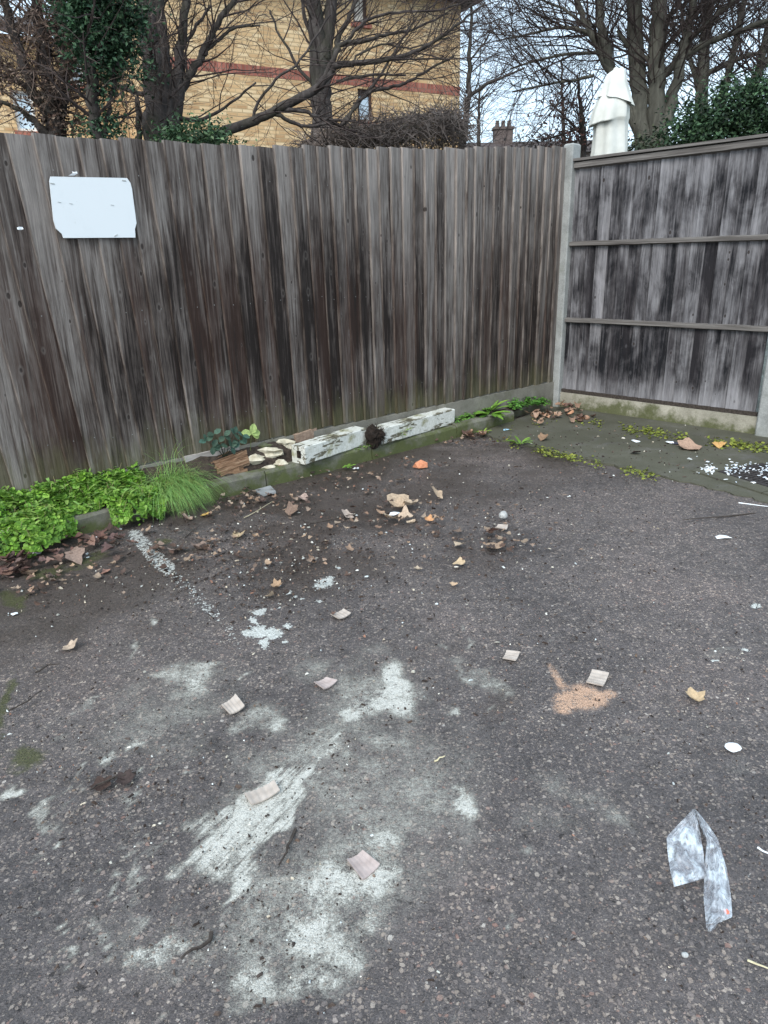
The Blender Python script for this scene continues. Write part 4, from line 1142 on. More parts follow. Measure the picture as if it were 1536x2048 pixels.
for i, (poly, k, lab) in enumerate(CARDS):
    slab('card_piece', M['corrugated_card' if k == 'card' else 'pink_card'], poly, .001, .0045, lab, 'card piece', 'card pieces strewn over the yard', tilt=.05 if i not in (2,) else .18, seed=i, corr=.0007 if k == 'card' else .0003)

lump('brick_fragment', M['terracotta'], G(842, 929, .02), (.055, .04, .032), 'orange brick fragment in front of the kerb and beam', 'brick fragment', 81, .22, 1)
lump('round_stone', M['grey_stone'], G(1006, 1030, .018), (.026, .024, .022), 'round pale grey stone in mid yard', 'stone', 82, .12)
lump('white_pebble', M['white_scrap'], G(1467, 1495, .008), (.023, .017, .011), 'white pebble on the right tarmac above the plastic bag', 'pebble', 83, .15)
lump('white_pebble', M['grey_stone'], G(1370, 1910, .006), (.007, .006, .005), 'tiny pale pebble below the plastic bag', 'pebble', 84, .15)
for i, (x, y, s, mt, lab) in enumerate([(1013, 860, 9, 'blue_scrap', 'pale blue scrap on the paving by the kerb weeds'), (1272, 883, 10, 'white_scrap', 'white crumpled scrap in the middle of the paving'),
        (1352, 888, 13, 'dark_plastic', 'dark wrapper with white edge on the paving'), (1340, 885, 8, 'white_scrap', 'small white scrap on the dark wrapper'), (1447, 1075, 14, 'white_scrap', 'pale scrap below the long twig at right'),
        (186, 1075, 11, 'white_scrap', 'white scrap among leaves left of the bay line'), (712, 938, 8, 'white_scrap', 'white scrap at the kerb foot below the beam'), (790, 1028, 12, 'white_scrap', 'bright white scrap in the leaf heap'),
        (30, 1228, 7, 'white_scrap', 'white fleck at the left edge of the tarmac'), (74, 1106, 8, 'white_scrap', 'white chip beside the left leaf litter'), (1015, 1005, 0, 'white_scrap', '')]):
    if not s: continue
    rr = random.Random(200 + i); mb = MB(); z = .015 if x > 1000 and y < 960 else .004
    if 'leaf heap' in lab: z = .03
    if 'on the dark wrapper' in lab: z = .024
    p = G(x, y, z); sc = np.linalg.norm(p - CAM) / FPX * s
    m = 7; vs = [p + np.array([0, 0, sc * .25])]
    for k in range(m):
        th = 6.283 * k / m; q = sc * rr.uniform(.7, 1.15)
        vs.append(p + np.array([q * math.cos(th), q * math.sin(th) * .8, rr.uniform(0, .3) * sc]))
    vs += [v - np.array([0, 0, .002]) for v in vs]
    mb.add(vs, [(0, k + 1, (k + 1) % m + 1) for k in range(m)] + [(m + 1, m + 1 + (k + 1) % m + 1, m + 1 + k + 1) for k in range(m)] + [(k + 1, m + 2 + k, m + 2 + (k + 1) % m, (k + 1) % m + 1) for k in range(m)])
    mb.here('litter_scrap', M[mt], lab, 'litter', 'small scraps of litter')

def twig(pts, w, label, name='twig', mat='twig', z=.006, side=True):
    P_ = [G(x, y, z + (.006 * ((k * 7) % 3))) for k, (x, y) in enumerate(pts)]
    mb = MB(); rr = random.Random(len(label)); k = len(P_)
    Q = []
    for i in range(k - 1):
        for f in (0, .33, .66): Q.append(P_[i] * (1 - f) + P_[i + 1] * f + np.array([rr.gauss(0, w * .6), rr.gauss(0, w * .6), 0]))
    Q.append(P_[-1])
    mb.tube(Q, [w * (1 - .6 * i / len(Q)) for i in range(len(Q))], 5)
    if side:
        i = len(Q) // 2; d = Q[-1] - Q[i]; s = np.array([-d[1], d[0], .02]); mb.tube([Q[i], Q[i] + d * .25 + s * .18], [w * .6, w * .3], 4)
    mb.here(name, M[mat], label, 'twig', 'twigs lying on the yard')
twig([(592, 1658), (575, 1690), (558, 1730)], .0045, 'dark twig on the cement dust right of the scrape')
twig([(425, 1870), (395, 1895), (362, 1917)], .0048, 'thick dark twig near the bottom edge')
twig([(1510, 1027), (1440, 1034), (1366, 1040)], .005, 'long thin dark twig on the right tarmac')
twig([(455, 955), (500, 980), (532, 996)], .0045, 'dark stick leaning down from the kerb beside the slate', z=.03)
twig([(620, 1047), (660, 1040), (700, 1030), (715, 1028)], .004, 'long curved twig left of the leaf heap')
twig([(370, 1075), (385, 1062), (400, 1050)], .003, 'small forked twig at the foot of the grass')
twig([(488, 1036), (520, 1018), (545, 1003)], .0022, 'thin pale straw stalk near the slate', 'straw', 'pale_straw')
twig([(1478, 1006), (1536, 1013)], .004, 'pale rod lying along the paving edge at right', 'pale_rod', 'white_scrap', side=False)
twig([(1515, 1695), (1545, 1712)], .0028, 'white straw at the right edge beside the plastic bag', 'straw', 'white_scrap', side=False)
twig([(1497, 1920), (1540, 1938)], .0026, 'pale straw at the lower right edge', 'straw', 'pale_straw', side=False)
twig([(72, 1345), (95, 1330), (120, 1328)], .0035, 'short dark twig on the left tarmac')
twig([(20, 1420), (55, 1402), (85, 1380)], .003, 'thin dark twig near the left edge')
twig([(275, 1545), (235, 1550), (180, 1580)], .005, 'dark twig among the rotten leaves')
twig([(870, 1522), (882, 1516), (890, 1512)], .003, 'tiny yellow stalk in mid yard', 'straw', 'pale_straw', side=False)

# heap of leaves in the corner and at the left: too many to count
def leaf_heap(name, spots, n_, cols, seed, label, size=(.02, .045)):
    rr = random.Random(seed); mb = MB()
    for _ in range(n_):
        x, y, sx, sy, z = rr.choice(spots)
        p = G(x + rr.gauss(0, sx), y + rr.gauss(0, sy), .012 + rr.uniform(0, z))
        if (p - B0).dot(BN) > -.02: continue
        leaf_shape(mb, p, rr.uniform(*size), vary(rr.choice(cols), rr, .3), rr, rr.choice([3, 5]), .7)
    mb.build(name, M['dead_leaf']); tag(bpy.data.objects[name], label, 'leaf litter', kind='stuff')
leaf_heap('corner_leaf_litter', [(1115, 828, 22, 7, .05), (1080, 835, 16, 6, .03), (1140, 815, 16, 6, .05), (1160, 838, 12, 4, .02), (945, 868, 20, 5, .012), (1115, 790, 5, 3, .06)], 120, [(.26, .17, .12), (.36, .24, .17), (.12, .075, .06), (.42, .24, .15)], 90, 'heap of brown dead leaves in the fence corner', (.014, .034))
leaf_heap('kerb_leaf_litter', [(40, 1120, 40, 10, .02), (90, 1105, 40, 10, .02), (200, 1075, 40, 8, .015), (20, 1140, 25, 10, .02)], 90, [(.12, .07, .06), (.20, .125, .10), (.085, .055, .045)], 91, 'dark leaf litter below the weed at the left kerb', (.014, .03))

leaf_heap('leaf_fragments', [(560, 1125, 110, 35, .004), (420, 1090, 70, 22, .004), (330, 1105, 60, 14, .004), (800, 1035, 70, 22, .006), (700, 1060, 150, 40, .004), (990, 1080, 40, 22, .004), (600, 985, 120, 18, .004), (160, 1130, 90, 18, .004), (520, 1000, 60, 10, .008), (680, 955, 60, 8, .008), (800, 925, 50, 8, .008), (930, 885, 40, 6, .008), (60, 1160, 70, 20, .005), (440, 1020, 50, 10, .008)], 560, [(.20, .135, .10), (.26, .18, .13), (.11, .07, .055), (.33, .24, .17), (.065, .045, .036), (.09, .06, .048)], 92, 'broken dead leaf pieces trodden into the yard', (.006, .018))
# crumbs, bark, chips and grit over the tarmac
def crumbs():
    rr = random.Random(77); mb = MB()
    pal = [((.040, .029, .024), .52), ((.085, .062, .050), .26), ((.17, .125, .095), .09), ((.42, .38, .31), .07), ((.60, .60, .56), .045), ((.30, .16, .11), .03)]
    def pick():
        t_ = rr.random()
        for c, w in pal:
            t_ -= w
            if t_ < 0: return c
        return pal[0][0]
    zones = [(560, 1140, 140, 50, 900), (760, 1040, 260, 60, 900), (450, 1080, 220, 50, 700), (1000, 1070, 120, 50, 250), (200, 1150, 160, 50, 500), (700, 950, 260, 40, 450), (1150, 880, 150, 30, 260), (1300, 920, 140, 40, 220), (620, 1800, 190, 130, 200), (1250, 1880, 200, 110, 420), (250, 1570, 120, 60, 160), (900, 1300, 220, 80, 200)]
    pts = []
    for x, y, sx, sy, n_ in zones:
        for _ in range(n_): pts.append((rr.gauss(x, sx), rr.gauss(y, sy), 1))
    for _ in range(1900):
        pts.append((rr.uniform(-50, 1590), rr.triangular(930, 2080, 1500), .8))
    for x, y, k in pts:
        if y < 850 or y > 2090: continue
        on = (y < 1010 and x > 985)
        p = G(x, y, .016 if on else .002)
        if (p - K0).dot(KN) > -.01 or (p - B0).dot(BN) > -.02: continue
        s = rr.choice([.0025, .003, .004, .004, .005, .006, .008]) * k * rr.uniform(.7, 1.2)
        s *= min(1.0, .55 + .45 * max(0, p[1] - 1.2) / 3.0)
        a = rr.uniform(0, 6.28); e = rr.choice([1, 1.2, 1.5, 2.4]); ca, sa_ = math.cos(a), math.sin(a)
        h = s * rr.uniform(.25, .7)
        q = [(-e * rr.uniform(.5, 1), -rr.uniform(.2, .9)), (e * rr.uniform(.4, 1), -rr.uniform(.3, .9)), (e * rr.uniform(.5, 1.2), rr.uniform(.1, .8)), (-e * rr.uniform(.1, .9), rr.uniform(.4, 1.0))]
        vs = [(p[0] + s * (ca * u_ - sa_ * v_), p[1] + s * (sa_ * u_ + ca * v_), p[2] - .001) for u_, v_ in q]
        vs += [(p[0] + s * .6 * (ca * u_ - sa_ * v_), p[1] + s * .6 * (sa_ * u_ + ca * v_), p[2] + h + rr.uniform(0, h)) for u_, v_ in q]
        mb.add(vs, [(4, 5, 6, 7), (0, 1, 5, 4), (1, 2, 6, 5), (2, 3, 7, 6), (3, 0, 4, 7)], 0, vary(pick(), rr, .25))
    mb.build('debris', M['crumb']); tag(bpy.data.objects['debris'], 'crumbs of bark, leaf and grit scattered over the yard', 'debris', kind='stuff')
crumbs()

# plastic bag: one folded strip of film
def film(mb, quad, nu, nv, rr, amp):
    (a, b, c, d) = [np.array(q) for q in quad]; vs = []
    ph = [rr.uniform(0, 6.28) for _ in range(5)]
    for j in range(nv + 1):
        for i in range(nu + 1):
            u_, v_ = i / nu, j / nv
            p = (a * (1 - u_) + b * u_) * (1 - v_) + (d * (1 - u_) + c * u_) * v_
            h = amp * (1 + .7 * math.sin(9 * u_ + 5 * v_ + ph[0]) + .6 * math.sin(14 * v_ - 7 * u_ + ph[1]) + .45 * math.sin(23 * u_ + 19 * v_ + ph[2]) + .5 * math.sin(31 * v_ + ph[3])) + rr.uniform(0, amp * .5)
            h += .010 * math.sin(math.pi * u_) 
            p = p + np.array([rr.uniform(-1, 1) * amp * .4, rr.uniform(-1, 1) * amp * .4, max(0, h)])
            vs.append(p)
    w = nu + 1
    mb.add(vs, [(j * w + i, j * w + i + 1, (j + 1) * w + i + 1, (j + 1) * w + i) for j in range(nv) for i in range(nu)])
rr = random.Random(15); mb = MB()
gz = lambda x, y, z=.004: G(x, y, z)
def strip(left, right, nu, nv, lift):
    L_ = [np.array(q, float) for q in left]; R_ = [np.array(q, float) for q in right]
    def at(P_, f):
        x = f * (len(P_) - 1); k = min(int(x), len(P_) - 2); return P_[k] * (1 - x + k) + P_[k + 1] * (x - k)
    ph = [rr.uniform(0, 6.28) for _ in range(6)]; vs = []
    for j_ in range(nv + 1):
        for i_ in range(nu + 1):
            u_, v_ = i_ / nu, j_ / nv
            q = at(L_, v_) * (1 - u_) + at(R_, v_) * u_
            h = .004 * (1 + math.sin(7 * u_ + 9 * v_ + ph[0])) + .003 * math.sin(17 * v_ - 8 * u_ + ph[1]) + .0025 * math.sin(26 * u_ + 15 * v_ + ph[2]) + .003 * abs(math.sin(31 * v_ + 13 * u_ + ph[3])) + .003 * abs(math.sin(19 * u_ - 23 * v_ + ph[4])) + rr.uniform(0, .0035)
            vs.append(G(q[0], q[1], .003 + max(0, h) + .014 * math.sin(math.pi * u_) + lift * (1 - v_) ** 2))
    w = nu + 1
    mb.add(vs, [(j_ * w + i_, j_ * w + i_ + 1, (j_ + 1) * w + i_ + 1, (j_ + 1) * w + i_) for j_ in range(nv) for i_ in range(nu)])
strip([(1386, 1618), (1360, 1645), (1333, 1674), (1335, 1705), (1340, 1740), (1348, 1774)], [(1389, 1619), (1396, 1645), (1401, 1670), (1407, 1705), (1410, 1735), (1408, 1757)], 26, 34, .016)
strip([(1389, 1619), (1402, 1655), (1413, 1683), (1411, 1714), (1409, 1743), (1407, 1791), (1410, 1830), (1412, 1848)], [(1393, 1620), (1418, 1652), (1435, 1676), (1444, 1705), (1454, 1739), (1462, 1791), (1465, 1834), (1440, 1845)], 22, 44, .012)
strip([(1411, 1845), (1413, 1858), (1416, 1863)], [(1436, 1845), (1431, 1855), (1424, 1862)], 8, 6, 0)
bag = mb.here('plastic_bag', M['plastic_film'], 'clear crumpled plastic bag folded over on the lower right tarmac', 'plastic bag', smooth=True)
mb = MB(); p = G(1453, 1823, .020)
vs = [p + np.array([.006 * math.cos(k * 1.047), .007 * math.sin(k * 1.047), .001 * (k % 2)]) for k in range(6)]
mb.add(vs + [v - np.array([0, 0, .001]) for v in vs], [tuple(range(6)), tuple(range(11, 5, -1))] + [(k, 6 + k, 6 + (k + 1) % 6, (k + 1) % 6) for k in range(6)])
o = mb.build('sticker', M['sticker']); o.parent = bag; o.matrix_parent_inverse = Matrix.Translation(-bag.location)

# drain grate in a concrete surround at the right
dr = empty('drain_grate', G(1545, 950, .016), 'dark iron drain grate in concrete strewn with white bits at the right edge', 'drain')
o0 = G(1436, 944, .018); ex = nrm(G(1536, 985, .018) - G(1440, 955, .018)); ex[2] = 0; ex = nrm(ex); ey = np.array([-ex[1], ex[0], 0])
dorg = np.array(dr.location)
f_ = MB()
W_, H_ = .55, .40
for (x0, x1, y0, y1) in ((0, W_, 0, .03), (0, W_, H_ - .03, H_), (0, .03, .0305, H_ - .0305), (W_ - .03, W_, .0305, H_ - .0305)):
    f_.box(o0 - dorg + ex * x0 + ey * y0 + np.array([0, 0, -.01]), ex * (x1 - x0), ey * (y1 - y0), np.array([0, 0, .016]))
f_.build('rim', M['iron'], dr)
f_ = MB()
f_.box(o0 - dorg + ex * .031 + ey * .031 + np.array([0, 0, -.014]), ex * (W_ - .062), ey * (H_ - .062), np.array([0, 0, .008]))
for k in range(15):
    f_.box(o0 - dorg + ex * (.04 + k * .0325) + ey * .032 + np.array([0, 0, -.0058]), ex * .016, ey * (H_ - .064), np.array([0, 0, .011]))
f_.build('bars', M['iron'], dr)
s_ = MB()
c1 = G(1405, 966, .012); 
for (x, y, w_, h_) in ((-.10, -.125, .52, .115), (.43, -.125, .5, .115), (-.11, 0.0, .10, .42)):
    s_.box(o0 - dorg + ex * x + ey * y + np.array([0, 0, -.012]), ex * w_, ey * h_, np.array([0, 0, .0165]))
s_.build('surround', M['paving'], dr)
mb = MB(); rr = random.Random(55)
for _ in range(170):
    if rr.random() < .35: x, y = rr.gauss(1418, 12), rr.gauss(938, 5)
    else: x, y = rr.uniform(1450, 1560), rr.gauss(940, 9)
    p = G(x, y, .026); s = rr.uniform(.003, .009)
    a = rr.uniform(0, 6.28)
    vs = [p + np.array([s * math.cos(a + k * 1.57) * (1 + .6 * (k % 2)), s * math.sin(a + k * 1.57), rr.uniform(0, .006)]) for k in range(4)]
    vs += [v - np.array([0, 0, .003]) for v in vs]
    mb.add(vs, [(0, 1, 2, 3), (0, 4, 5, 1), (1, 5, 6, 2), (2, 6, 7, 3), (3, 7, 4, 0)], 0, vary((.68, .72, .76), rr, .15))
mb.build('white_debris', M['crumb']); tag(bpy.data.objects['white_debris'], 'white flakes scattered on and beside the drain', 'debris', kind='stuff')

# ------------------------------------------------------------------ trees and shrubs behind
def limb_pts(px_pts, dist, jit, rr):
    """(x, y, thickness px [, extra distance]) -> smooth world polyline and radii"""
    P_ = []; R_ = []
    for q in px_pts:
        dd_ = dist + (q[3] if len(q) > 3 else 0)
        p = D(q[0], q[1], dd_); P_.append(p); R_.append(q[2] * .5 * np.linalg.norm(p - CAM) / FPX)
    out = []; ro = []
    k = len(P_)
    for i in range(k - 1):
        p0_, p1_, p2_, p3_ = P_[max(i - 1, 0)], P_[i], P_[i + 1], P_[min(i + 2, k - 1)]
        for s in range(5):
            t_ = s / 5
            q = .5 * ((2 * p1_) + (-p0_ + p2_) * t_ + (2 * p0_ - 5 * p1_ + 4 * p2_ - p3_) * t_ ** 2 + (-p0_ + 3 * p1_ - 3 * p2_ + p3_) * t_ ** 3)
            out.append(q + np.array([rr.gauss(0, jit), rr.gauss(0, jit), 0])); ro.append(R_[i] * (1 - t_) + R_[i + 1] * t_)
    out.append(P_[-1]); ro.append(R_[-1])
    return out, ro
def grow(mb, p, d, L, r0, lev, rr, up, wig, spread, kids):
    ns_ = 6 if lev < 2 else 4
    pts = [p.copy()]; rad = [r0]; d = d / np.linalg.norm(d)
    for i in range(ns_):
        d = d + np.array([rr.gauss(0, wig), rr.gauss(0, wig), rr.gauss(0, wig) + up]); d /= np.linalg.norm(d)
        p = p + d * L / ns_; pts.append(p.copy()); rad.append(max(.0016, r0 * (1 - .8 * (i + 1) / ns_)))
    mb.tube(pts, rad, 4 if lev == 0 else 3, cap=False)
    if lev >= len(kids): return
    for _ in range(kids[lev]):
        i = rr.randrange(1, ns_); f = rr.random(); q = pts[i] * (1 - f) + pts[min(i + 1, ns_)] * f
        t_ = pts[min(i + 1, ns_)] - pts[i - 1]; t_ /= np.linalg.norm(t_)
        s = np.array([rr.gauss(0, 1), rr.gauss(0, 1), rr.gauss(0, .6)]); s -= t_ * s.dot(t_); s /= (np.linalg.norm(s) or 1)
        grow(mb, q, t_ * (1 - spread) + s * spread + np.array([0, 0, .08]), L * rr.uniform(.35, .62), rad[i] * .62, lev + 1, rr, up, wig, spread, kids)
def tree(name, label, limbs, dist, nb, L, kids, seed, bark='bark', twm='twigs', up=.05, wig=.12, spread=.6, cat='tree', start=.15, r_tw=.012, bias=(0, 0, 0), group=None):
    rr = random.Random(seed); tr_ = MB(); cr_ = MB(); lines = []
    for i, lb in enumerate(limbs):
        pts, rad = limb_pts(lb, dist, .012, rr)
        if i == 0:
            b = pts[0].copy(); b[2] = -.05
            pts = [b] + pts; rad = [rad[0] * 1.15] + rad
        tr_.tube(pts, rad, 9 if rad[0] > .05 else 6, rough=.07, rng=rr)
        lines.append((pts, rad))
    wts = [sum(np.linalg.norm(l[0][k + 1] - l[0][k]) for k in range(len(l[0]) - 1)) for l in lines]
    for _ in range(nb):
        j = rr.choices(range(len(lines)), wts)[0]; pts, rad = lines[j]
        i = rr.randrange(max(1, int(len(pts) * start)), len(pts) - 1)
        if pts[i][2] < 1.3: continue
        t_ = pts[i + 1] - pts[i - 1]; t_ /= np.linalg.norm(t_)
        s = np.array([rr.gauss(0, 1), rr.gauss(0, 1), rr.gauss(0, .5)]); s -= t_ * s.dot(t_); s /= np.linalg.norm(s)
        grow(cr_, pts[i], t_ * .45 + s * .8 + np.array(bias) + np.array([0, 0, .15]), L * rr.uniform(.5, 1.25), min(rad[i] * .55, r_tw * rr.uniform(.6, 1.4)), 0, rr, up, wig, spread, kids)
    base = lines[0][0][0]
    root = empty(name, base, label, cat, group)
    for mbx in (tr_, cr_):
        mbx.v = [tuple(np.array(p) - base) for p in mbx.v]
    tr_.build('trunk', M[bark], root, smooth=True)
    if cr_.n: cr_.build('crown', M[twm], root)
    return root, base
def foliage(blobs, n_, size, cols, seed, base, flat=.0, jit=.3, gaps=True):
    """leaf clumps: many small leaves gathered round random clump centres inside the blobs"""
    rr = random.Random(seed); mb = MB()
    cl = []
    for (c, rx, ry, rz, w) in blobs:
        for _ in range(int(w)):
            v = np.array([rr.gauss(0, 1), rr.gauss(0, 1), rr.gauss(0, 1)]); v /= np.linalg.norm(v); v *= rr.random() ** .33
            cl.append((np.array(c) + v * np.array([rx, ry, rz]), v, rr.uniform(.6, 1.5)))
    per = max(1, n_ // max(1, len(cl)))
    for (c, v, tone) in cl:
        cr0 = rr.uniform(.7, 1.4) * size * 4
        for _ in range(per):
            o = np.array([rr.gauss(0, 1), rr.gauss(0, 1), rr.gauss(0, .7)]) * cr0 * .5
            d = np.array([rr.gauss(0, 1), rr.gauss(0, 1), rr.gauss(0, .6) - .25]); 
            col = vary(rr.choice(cols), rr, jit); col = tuple(x * tone for x in col)
            d /= np.linalg.norm(d); L_ = size * rr.uniform(.7, 1.4); w_ = L_ * .55
            nn = v + np.array([rr.gauss(0, .5), rr.gauss(0, .5), .7 + rr.gauss(0, .4)]); nn -= d * nn.dot(d); nn /= (np.linalg.norm(nn) or 1)
            s = np.cross(nn, d); p = c + o - base
            mb.add([p, p + d * L_ * .5 + s * w_ * .5 + nn * w_ * .12, p + d * L_ - nn * L_ * .12, p + d * L_ * .5 - s * w_ * .5 + nn * w_ * .12], [(0, 1, 2, 3)], 0, col)
    return mb
def blob(x, y, rx, ry, dist, w, depth=1.0):
    c = D(x, y, dist); k = np.linalg.norm(c - CAM) / FPX
    return (c, rx * k, rx * k * depth, ry * k, w)

# left bushy tree hung with brown creeper
T, TB = tree('creeper_tree', 'leftmost bushy tree tangled with brown dead creeper above the fence', [
    [(112, 300, 34), (106, 230, 30), (96, 160, 22), (84, 80, 18), (70, -10, 15), (60, -140, 10)],
    [(100, 240, 20), (66, 175, 17), (40, 105, 14), (14, 20, 12), (-8, -90, 9)],
    [(116, 230, 22), (128, 150, 18), (118, 60, 14), (108, -60, 10)],
    [(120, 190, 14), (140, 130, 11), (152, 60, 8), (150, -30, 6)],
    [(72, 190, 10), (30, 160, 8), (-20, 140, 6)], [(95, 270, 14), (60, 235, 10), (30, 215, 7), (-10, 200, 5)]], 7.2, 150, .85, (4, 3), 301, 'bark', 'twigs_brown', up=-.03, wig=.24, spread=.75, r_tw=.009)
f = foliage([blob(70, 100, 80, 110, 7.2, 42), blob(110, 230, 40, 40, 7.2, 26), blob(140, 40, 40, 60, 7.2, 14), blob(20, 130, 30, 60, 7.2, 14)], 3200, .030, [(.09, .055, .042), (.16, .105, .08), (.05, .034, .028), (.22, .16, .12)], 302, TB)
f.build('dead_creeper', M['far_leaf'], T)
# ivy-clad tree
T, TB = tree('ivy_tree', 'slim tree clad in dark green ivy between creeper tree and thick dark tree', [
    [(200, 300, 20), (190, 220, 19), (181, 150, 18), (172, 70, 17), (165, -20, 14), (160, -150, 10)], [(205, 290, 10), (222, 200, 8), (235, 110, 7), (250, 20, 5)], [(178, 110, 8), (215, 50, 6), (255, -10, 5)]], 6.5, 26, .6, (3, 2), 303, 'bark', 'twigs')
f = foliage([blob(205, 35, 50, 56, 6.5, 70), blob(182, 92, 26, 32, 6.5, 26), blob(225, 95, 22, 32, 6.5, 34), blob(245, 22, 26, 30, 6.5, 34), blob(195, -60, 70, 70, 6.5, 70), blob(160, 30, 22, 40, 6.5, 26), blob(278, 150, 14, 14, 6.5, 5), blob(212, 170, 12, 20, 6.5, 7), blob(222, 245, 22, 26, 6.5, 9), blob(190, 262, 18, 16, 6.5, 6)], 11000, .034, [(.026, .062, .030), (.042, .092, .044), (.07, .135, .07), (.016, .038, .02)], 304, TB)
f.build('ivy', M['far_leaf'], T)
# thick dark tree
tree('dark_tree', 'thick dark several-stemmed tree in front of the building left half', [
    [(318, 310, 52), (314, 240, 44), (306, 150, 36), (299, 60, 32), (292, -30, 28), (286, -170, 20)],
    [(338, 300, 30), (336, 210, 28), (326, 110, 24), (316, 20, 20), (310, -110, 14)],
    [(346, 270, 26), (350, 190, 22), (358, 100, 16), (372, 10, 13), (380, -100, 8)],
    [(348, 215, 18), (376, 155, 14), (400, 115, 12), (428, 60, 10), (470, -5, 8), (510, -80, 5)],
    [(402, 112, 8), (440, 76, 6), (476, 55, 4), (520, 52, 2.5)], [(300, 190, 9), (270, 185, 7), (240, 175, 4), (215, 160, 3)], [(278, 300, 12), (277, 240, 10), (274, 195, 7)],
    [(355, 235, 10), (400, 240, 7), (450, 215, 5), (512, 165, 3)], [(352, 100, 7), (390, 60, 5), (420, 10, 4)]], 8.4, 85, 1.2, (4, 3), 305, 'bark', 'twigs', up=.01, wig=.16, spread=.65, r_tw=.009)
# tree in front of the brick wall
tree('forked_tree', 'upright forked tree standing before the yellow brick wall right of the leaning branch', [
    [(645, 320, 42), (644, 240, 36), (641, 170, 34), (636, 90, 30), (628, 10, 24), (622, -120, 16)],
    [(646, 120, 26), (655, 60, 22), (663, 0, 18), (668, -120, 12)],
    [(650, 150, 13), (672, 95, 10), (690, 50, 8), (712, 0, 6), (730, -60, 4)], [(636, 110, 9), (614, 50, 7), (600, -20, 5)], [(640, 180, 8), (600, 140, 6), (560, 70, 4), (540, 20, 3)]], 11.0, 55, 1.5, (4, 2), 306, 'bark', 'twigs', up=.0, wig=.15, spread=.6, r_tw=.010, bias=(.2, 0, 0))
# leaning tree whose long branches sweep right
tree('leaning_tree', 'leaning dark tree with long branches sweeping right across the brick wall', [
    [(418, 300, 20), (440, 268, 17), (512, 240, 15), (559, 217, 15), (629, 180, 14), (672, 133, 12), (709, 127, 9), (785, 117, 8), (852, 93, 6), (922, 43, 4), (970, 5, 2.5)],
    [(640, 172, 9), (665, 120, 8), (685, 87, 7), (725, 83, 6), (782, 67, 5), (822, 60, 4), (895, 27, 3)],
    [(690, 88, 5), (729, 43, 5), (795, 25, 4), (879, 20, 3), (930, 5, 2)],
    [(679, 253, 6), (719, 203, 6), (745, 182, 6), (789, 173, 5.5), (822, 160, 5), (859, 137, 4), (909, 110, 3)],
    [(562, 220, 8), (612, 223, 7), (652, 240, 5), (712, 240, 4)], [(549, 228, 8), (605, 252, 6), (662, 247, 5), (680, 253, 5)],
    [(672, 163, 5), (745, 150, 4.5), (812, 150, 3)], [(679, 253, 6), (719, 203, 5), (752, 163, 5), (779, 123, 4), (812, 67, 3), (830, 20, 2)],
    [(500, 250, 6), (540, 170, 5), (600, 120, 4), (660, 30, 3)], [(700, 126, 4), (760, 90, 3), (820, 95, 2.5), (900, 75, 2)], [(760, 120, 4), (830, 118, 3), (905, 118, 2)]], 7.6, 95, .9, (3, 2), 307, 'bark', 'twigs', up=.0, wig=.14, spread=.5, r_tw=.006, start=.2, bias=(.35, .1, 0))
# slim tree at the building's corner
tree('slim_tree', 'slim bare tree at the right corner of the brick building', [
    [(922, 310, 15), (930, 245, 12), (938, 190, 9), (940, 120, 7), (942, 50, 5), (940, -60, 4)], [(938, 195, 6), (972, 168, 5), (1005, 155, 4), (1050, 135, 3)], [(940, 120, 3), (965, 90, 2.5), (1000, 40, 2)]], 11.5, 60, 1.1, (3, 2), 308, 'bark', 'twigs', up=.02, wig=.13, spread=.6, r_tw=.007)
# the big bare trees on the right
tree('grey_tree', 'big many-stemmed bare tree with greenish bark right of the closed parasol', [
    [(1318, 320, 40), (1314, 250, 33), (1312, 180, 28), (1314, 110, 26), (1318, 30, 24), (1322, -70, 22), (1325, -220, 14)],
    [(1288, 310, 30), (1280, 230, 27), (1274, 150, 25), (1270, 70, 24), (1268, -20, 22), (1262, -180, 14)],
    [(1276, 260, 18), (1240, 180, 16), (1210, 125, 13), (1185, 70, 11), (1158, 15, 9), (1130, -80, 6)],
    [(1228, 160, 15), (1212, 90, 15), (1200, 30, 13), (1195, -60, 12), (1190, -180, 8)],
    [(1330, 250, 22), (1352, 170, 18), (1368, 100, 15), (1384, 20, 12), (1400, -90, 8)],
    [(1316, 160, 12), (1360, 118, 11), (1410, 88, 10), (1470, 65, 8), (1550, 35, 6)],
    [(1350, 120, 10), (1390, 70, 8), (1440, 25, 7), (1500, -30, 5)],
    [(1312, 130, 8), (1280, 110, 10), (1255, 90, 8), (1235, 60, 6)],
    [(1205, 75, 7), (1165, 62, 6), (1120, 55, 5), (1075, 64, 4), (1020, 76, 3)], [(1196, 105, 6), (1140, 108, 5), (1085, 118, 4), (1020, 138, 3)],
    [(1188, 150, 6), (1150, 160, 5), (1100, 168, 4), (1024, 184, 3)], [(1180, 60, 5), (1130, 20, 4), (1080, 0, 3), (1020, -10, 2)], [(1315, 60, 8), (1350, 20, 6), (1400, -10, 5)]], 12.5, 300, 2.1, (5, 4), 309, 'bark_green', 'twigs', up=.005, wig=.11, spread=.5, r_tw=.011, start=.25, bias=(0, 0, .05))
